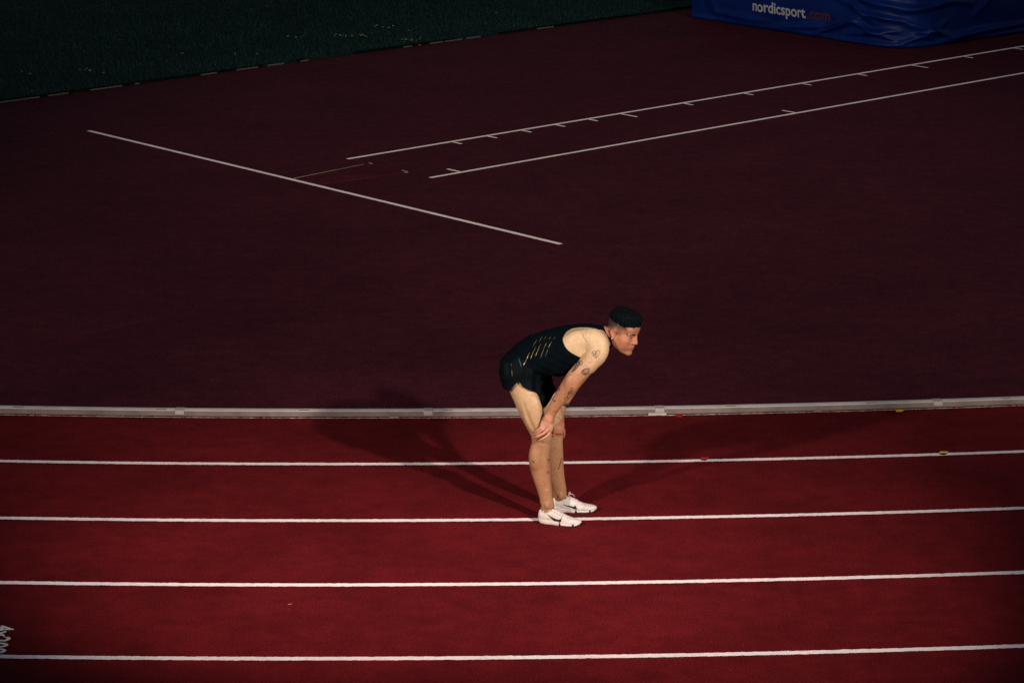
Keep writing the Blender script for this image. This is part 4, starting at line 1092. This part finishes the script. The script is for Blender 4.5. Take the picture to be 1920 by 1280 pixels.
def lerp_tab(x, tab):
    xs = [t[0] for t in tab]
    return np.array([np.interp(x, xs, [t[k] for t in tab]) for k in range(1, len(tab[0]))])
def make_shoe(heel, toe, side):
    # heel, toe: world points; side: +1 right foot (outer side towards -y local), -1 left foot
    d = toe - heel; d.z = 0; L = d.length; d.normalize(); sc = L / .285
    n_ = Vector((-d.y, d.x, 0)); org = Vector((heel.x, heel.y, 0))
    W = lambda x, y, z: org + d * (x * sc) + n_ * (y * sc * side) + Vector((0, 0, z * sc))
    lo = np.array([1e9] * 3); hi = -lo
    for x in (-.02, .31):
        for y in (-.07, .07):
            p = np.array(W(x, y, 0)); lo = np.minimum(lo, p); hi = np.maximum(hi, p)
    lo[2] = -.01; hi[2] = .15
    F = Field(lo, hi, .0018)
    stn = [(.017, .0, .050, .040, .022), (.032, .0, .050, .043, .029), (.06, .0, .052, .045, .032), (.092, .001, .054, .051, .0335), (.125, .003, .047, .046, .036), (.16, .005, .038, .036, .041), (.20, .005, .031, .0265, .0445), (.235, .004, .028, .0205, .0415), (.262, .003, .027, .0155, .033), (.274, .002, .026, .012, .024)]
    lat = n_ * side
    add_tube(F, [list(W(x, y, z)) + [a * sc, bb * sc] for x, y, z, a, bb in stn], k=0, L=tuple(lat), sub=4)
    R = np.stack([np.array(d), np.array(n_ * side), np.array([0, 0, 1.])], 1)
    add_ell(F, list(W(.010, 0, .078)), (.008 * sc, .014 * sc, .018 * sc), R, .01)          # heel tab
    cut_ell(F, list(W(.057, 0, .128)), (.046 * sc, .0275 * sc, .062 * sc), R, .004)
    cut_ell(F, list(W(.045, 0, .085)), (.030 * sc, .022 * sc, .05 * sc), R, .004)
    add_tube(F, [list(W(.092, 0, .098)) + [.006, .018], list(W(.112, 0, .092)) + [.008, .02], list(W(.15, .003, .072)) + [.008, .018]], k=.006, L=tuple(lat))   # tongue
    sl, X, Y, Z = F.win((-99, -99, -9), (99, 99, 9))
    F.a = np.maximum(F.a, (.016 * sc - Z).astype(np.float32))
    shoe, _ = field_obj('running_shoe', F, M['shoe'], person, base, 1)
    # sole outline: x, half width outer, half width inner, z bottom, z top
    tab = [(-.004, .010, .010, .030, .042), (.004, .022, .022, .018, .040), (.02, .031, .030, .0085, .037), (.05, .036, .034, .006, .034), (.09, .035, .032, .005, .031), (.13, .037, .034, .002, .029), (.165, .043, .040, .0035, .029), (.20, .0465, .0435, .003, .028), (.235, .0435, .042, .0045, .028), (.262, .034, .034, .010, .030), (.278, .021, .021, .017, .032), (.286, .008, .008, .024, .033)]
    def loft(x0, x1, zf0, zf1, grow, name, mat, nx=36, prof=None):
        prof = prof or [(1.0, 0), (1.03, .25), (1.03, .6), (.985, 1.0)]
        vs = []; fs = []; k = None
        for i in range(nx + 1):
            x = x0 + (x1 - x0) * i / nx; wo, wi, zb, zt_ = lerp_tab(x, tab)
            row = []
            for f, h in prof: row.append((x, -(wo * f + grow), zb + (zt_ - zb) * (zf0 + (zf1 - zf0) * h)))
            for f, h in prof[::-1]: row.append((x, wi * f + grow, zb + (zt_ - zb) * (zf0 + (zf1 - zf0) * h)))
            k = len(row); vs += [W(*p) - base for p in row]
        for i in range(nx):
            for j in range(k): fs.append((i * k + j, i * k + (j + 1) % k, (i + 1) * k + (j + 1) % k, (i + 1) * k + j))
        fs.append(tuple(range(k))[::-1]); fs.append(tuple(range(nx * k, nx * k + k)))
        o = mesh_obj(name, vs, fs, mat, shoe, smooth=False); o.data.shade_smooth(); return o
    loft(-.004, .143, .0, 1.0, .0, 'midsole', M['foam_pink'])
    loft(.155, .232, .12, .70, .001, 'air_pod', M['foam'])
    loft(.243, .286, .0, .85, .0, 'toe_foam', M['foam'])
    loft(.15, .28, .62, 1.0, -.001, 'midsole', M['foam_pink'])
    loft(.128, .284, -.18, .14, -.002, 'outsole', M['black_rubber'])
    loft(.142, .157, .0, .8, .0003, 'sole_bridge', M['black_rubber'], 4)
    loft(.231, .244, .0, .8, .0003, 'sole_bridge', M['black_rubber'], 4)
    # stripe ridge along the heel side
    return shoe, W, sc
def strip(name, upper, lower, mat, bv, parent, lift=.0012, sub=5):
    def dens(l):
        l = [np.array(p, float) for p in l]; return catmull([list(p) for p in l], sub)
    last = 18.3; A, B = dens(upper), dens(lower); vs = []; fs = []; k = 4
    for a, b_ in zip(A, B):
        for j in range(k + 1):
            q = a + (b_ - a) * j / k; h = on_surf(q[0], q[1], [bv])
            if h is not None: last = h[3]
            else: h = bv.find_nearest(eye + ray(*q).normalized() * last)
            vs.append(h[0] + h[1] * lift - base)
    if len(vs) != len(A) * (k + 1): print('strip miss', name, len(vs), len(A) * (k + 1)); return None
    for i in range(len(A) - 1):
        for j in range(k):
            c = i * (k + 1) + j; fs.append((c, c + 1, c + k + 2, c + k + 1))
    return mesh_obj(name, vs, fs, mat, parent)
def tube_mesh(name, pts, r, mat, parent, sub=5, sides=6, off=None):
    S = catmull([list(p) for p in pts], sub); vs = []; fs = []
    for i, p in enumerate(S):
        T = S[min(i + 1, len(S) - 1)] - S[max(i - 1, 0)]; T /= np.linalg.norm(T) + 1e-9
        ref = np.array([0, 0, 1.]) if abs(T[2]) < .9 else np.array([1., 0, 0])
        A = np.cross(T, ref); A /= np.linalg.norm(A); B = np.cross(T, A)
        for k in range(sides):
            a = 2 * math.pi * k / sides; vs.append(p + r * (math.cos(a) * A + math.sin(a) * B) - np.array(base if off is None else off))
    for i in range(len(S) - 1):
        for k in range(sides): fs.append((i * sides + k, i * sides + (k + 1) % sides, (i + 1) * sides + (k + 1) % sides, (i + 1) * sides + k))
    fs.append(tuple(range(sides))[::-1]); fs.append(tuple(range((len(S) - 1) * sides, len(S) * sides)))
    return mesh_obj(name, vs, fs, mat, parent, smooth=True)
def zD(x, y): return (990 + x / 12.8, 900 + y / 12.8)
shoes = []
for heel, toe, side in ((ground(1010.5, 956, .085), ground(1089.5, 977, .03), 1), (ground(1035.5, 936, .085), ground(1118.5, 949.5, .03), -1)):
    sh, W, sc = make_shoe(heel, toe, side); shoes.append((sh, W, sc)); bv = bvh_of(sh)
    print('shoe', np.round(heel, 3), np.round(toe, 3), sc)
    for i, (x, zz) in enumerate(((.108, .104), (.125, .094), (.142, .082), (.158, .071))):
        pts = []
        for yy in (-.022, -.012, 0, .012, .022):
            q = W(x + abs(yy) * .15, yy, .16); h = bv.ray_cast(q, Vector((0, 0, -1)))
            if h[0] is not None: pts.append(h[0] + h[1] * .0012)
        if len(pts) > 2: tube_mesh('lace', pts, .0022, M['lace'], sh)
        for yy in (-.023, .023):
            h = bv.ray_cast(W(x + .004, yy, .16), Vector((0, 0, -1)))
            if h[0] is not None: tube_mesh('eyelet', [h[0] - h[1] * .001, h[0] + h[1] * .0015], .0032, M['eyelet'], sh, 1, 8)
    if side == 1:
        strip('swoosh', [zD(*p) for p in ((440, 795), (540, 860), (640, 912), (715, 938), (762, 936), (808, 890))], [zD(*p) for p in ((442, 802), (525, 882), (610, 962), (690, 1024), (772, 1036), (812, 900))], M['black_rubber'], bv, sh)
        strip('heel_line', [zD(*p) for p in ((300, 868), (360, 888), (440, 900), (520, 935))], [zD(*p) for p in ((300, 876), (360, 896), (440, 910), (520, 948))], M['foam_pink'], bv, sh)
    else:
        strip('swoosh', [zD(*p) for p in ((850, 580), (950, 600), (1050, 618), (1105, 628), (1128, 588))], [zD(*p) for p in ((850, 592), (950, 626), (1050, 660), (1120, 692), (1184, 690))], M['black_rubber'], bv, sh)
    # bow: two loops and two loose ends
    k = W(.104, 0, .108)
    dx = (W(.2, 0, 0) - W(.1, 0, 0)).normalized(); dy = (W(0, .1, 0) - W(0, 0, 0)).normalized(); uz = Vector((0, 0, 1))
    for s, hgt in ((1, .030 if side == -1 else .012), (-1, .012)):
        tube_mesh('lace_loop', [k, k + dy * .008 * s + uz * hgt * .6, k + dy * .012 * s + dx * .006 + uz * hgt, k + dy * .016 * s + dx * .012 + uz * hgt * .5, k + dx * .004], .0021, M['lace'], sh)
    tube_mesh('lace_end', [k, k + dx * .012 + dy * .010 * side + uz * .010, k + dx * .03 + dy * .016 * side + uz * .002, k + dx * .042 + dy * .02 * side - uz * .012], .002, M['lace'], sh)

# ------------------------------------------------------------------ wristwatch, rings, ear stud
M['watch'] = simple('black_watch_rubber', (.010, .012, .015), .45)
M['silver'] = simple('polished_silver', (.8, .78, .75), .2, metal=1.)
M['stud'] = simple('pearl_stud', (.85, .82, .80), .2, spec=.8)
def ring_mesh(name, c, axis, ra, rb, w, t, mat, parent, side):
    axis = np.array(axis) / np.linalg.norm(axis); side = np.array(side, float); side -= side @ axis * axis; side /= np.linalg.norm(side); oth = np.cross(axis, side)
    n = 28; vs = []; fs = []
    prof = [(-w / 2, 0), (-w / 2 * .8, t), (w / 2 * .8, t), (w / 2, 0)]
    for i in range(n):
        a = 2 * math.pi * i / n
        for dz, dr in prof:
            vs.append(np.array(c) + axis * dz + side * math.cos(a) * (ra + dr) + oth * math.sin(a) * (rb + dr) - np.array(base))
    for i in range(n):
        for j in range(3): fs.append((i * 4 + j, i * 4 + j + 1, ((i + 1) % n) * 4 + j + 1, ((i + 1) % n) * 4 + j))
    return mesh_obj(name, vs, fs, mat, parent, smooth=True)
wc = np.array(pt(1057.5, 757, 17.818)); wax = np.array(pt(1050, 774, 17.80)) - np.array(pt(1062, 748, 17.825))
wb = ring_mesh('wristwatch', wc, wax, .031, .031, .020, .003, M['watch'], person, (1, 0, .4))
wd = np.array([.75, -.15, .45]); wd = wd - wd @ wax * wax / (wax @ wax); wd /= np.linalg.norm(wd)
cc = wc + wd * .029
tube_mesh('watch_case', [cc, cc + wd * .004, cc + wd * .007], .013, M['watch'], wb, 1, 16)
for pts in (fing[1][0], fing[2][0]):
    a, b_ = np.array(pt(*pts[0])), np.array(pt(*pts[1])); c = a + (b_ - a) * .75
    ring_mesh('finger_ring', c, b_ - a, .0102, .0102, .004, .0012, M['silver'], person, (0, -1, .3))
ep = hp(-.010, -.0805, -.036)
bm = bmesh.new(); bmesh.ops.create_icosphere(bm, subdivisions=2, radius=.0042)
bm_obj('ear_stud', bm, M['stud'], person, Vector(ep) - base, True)
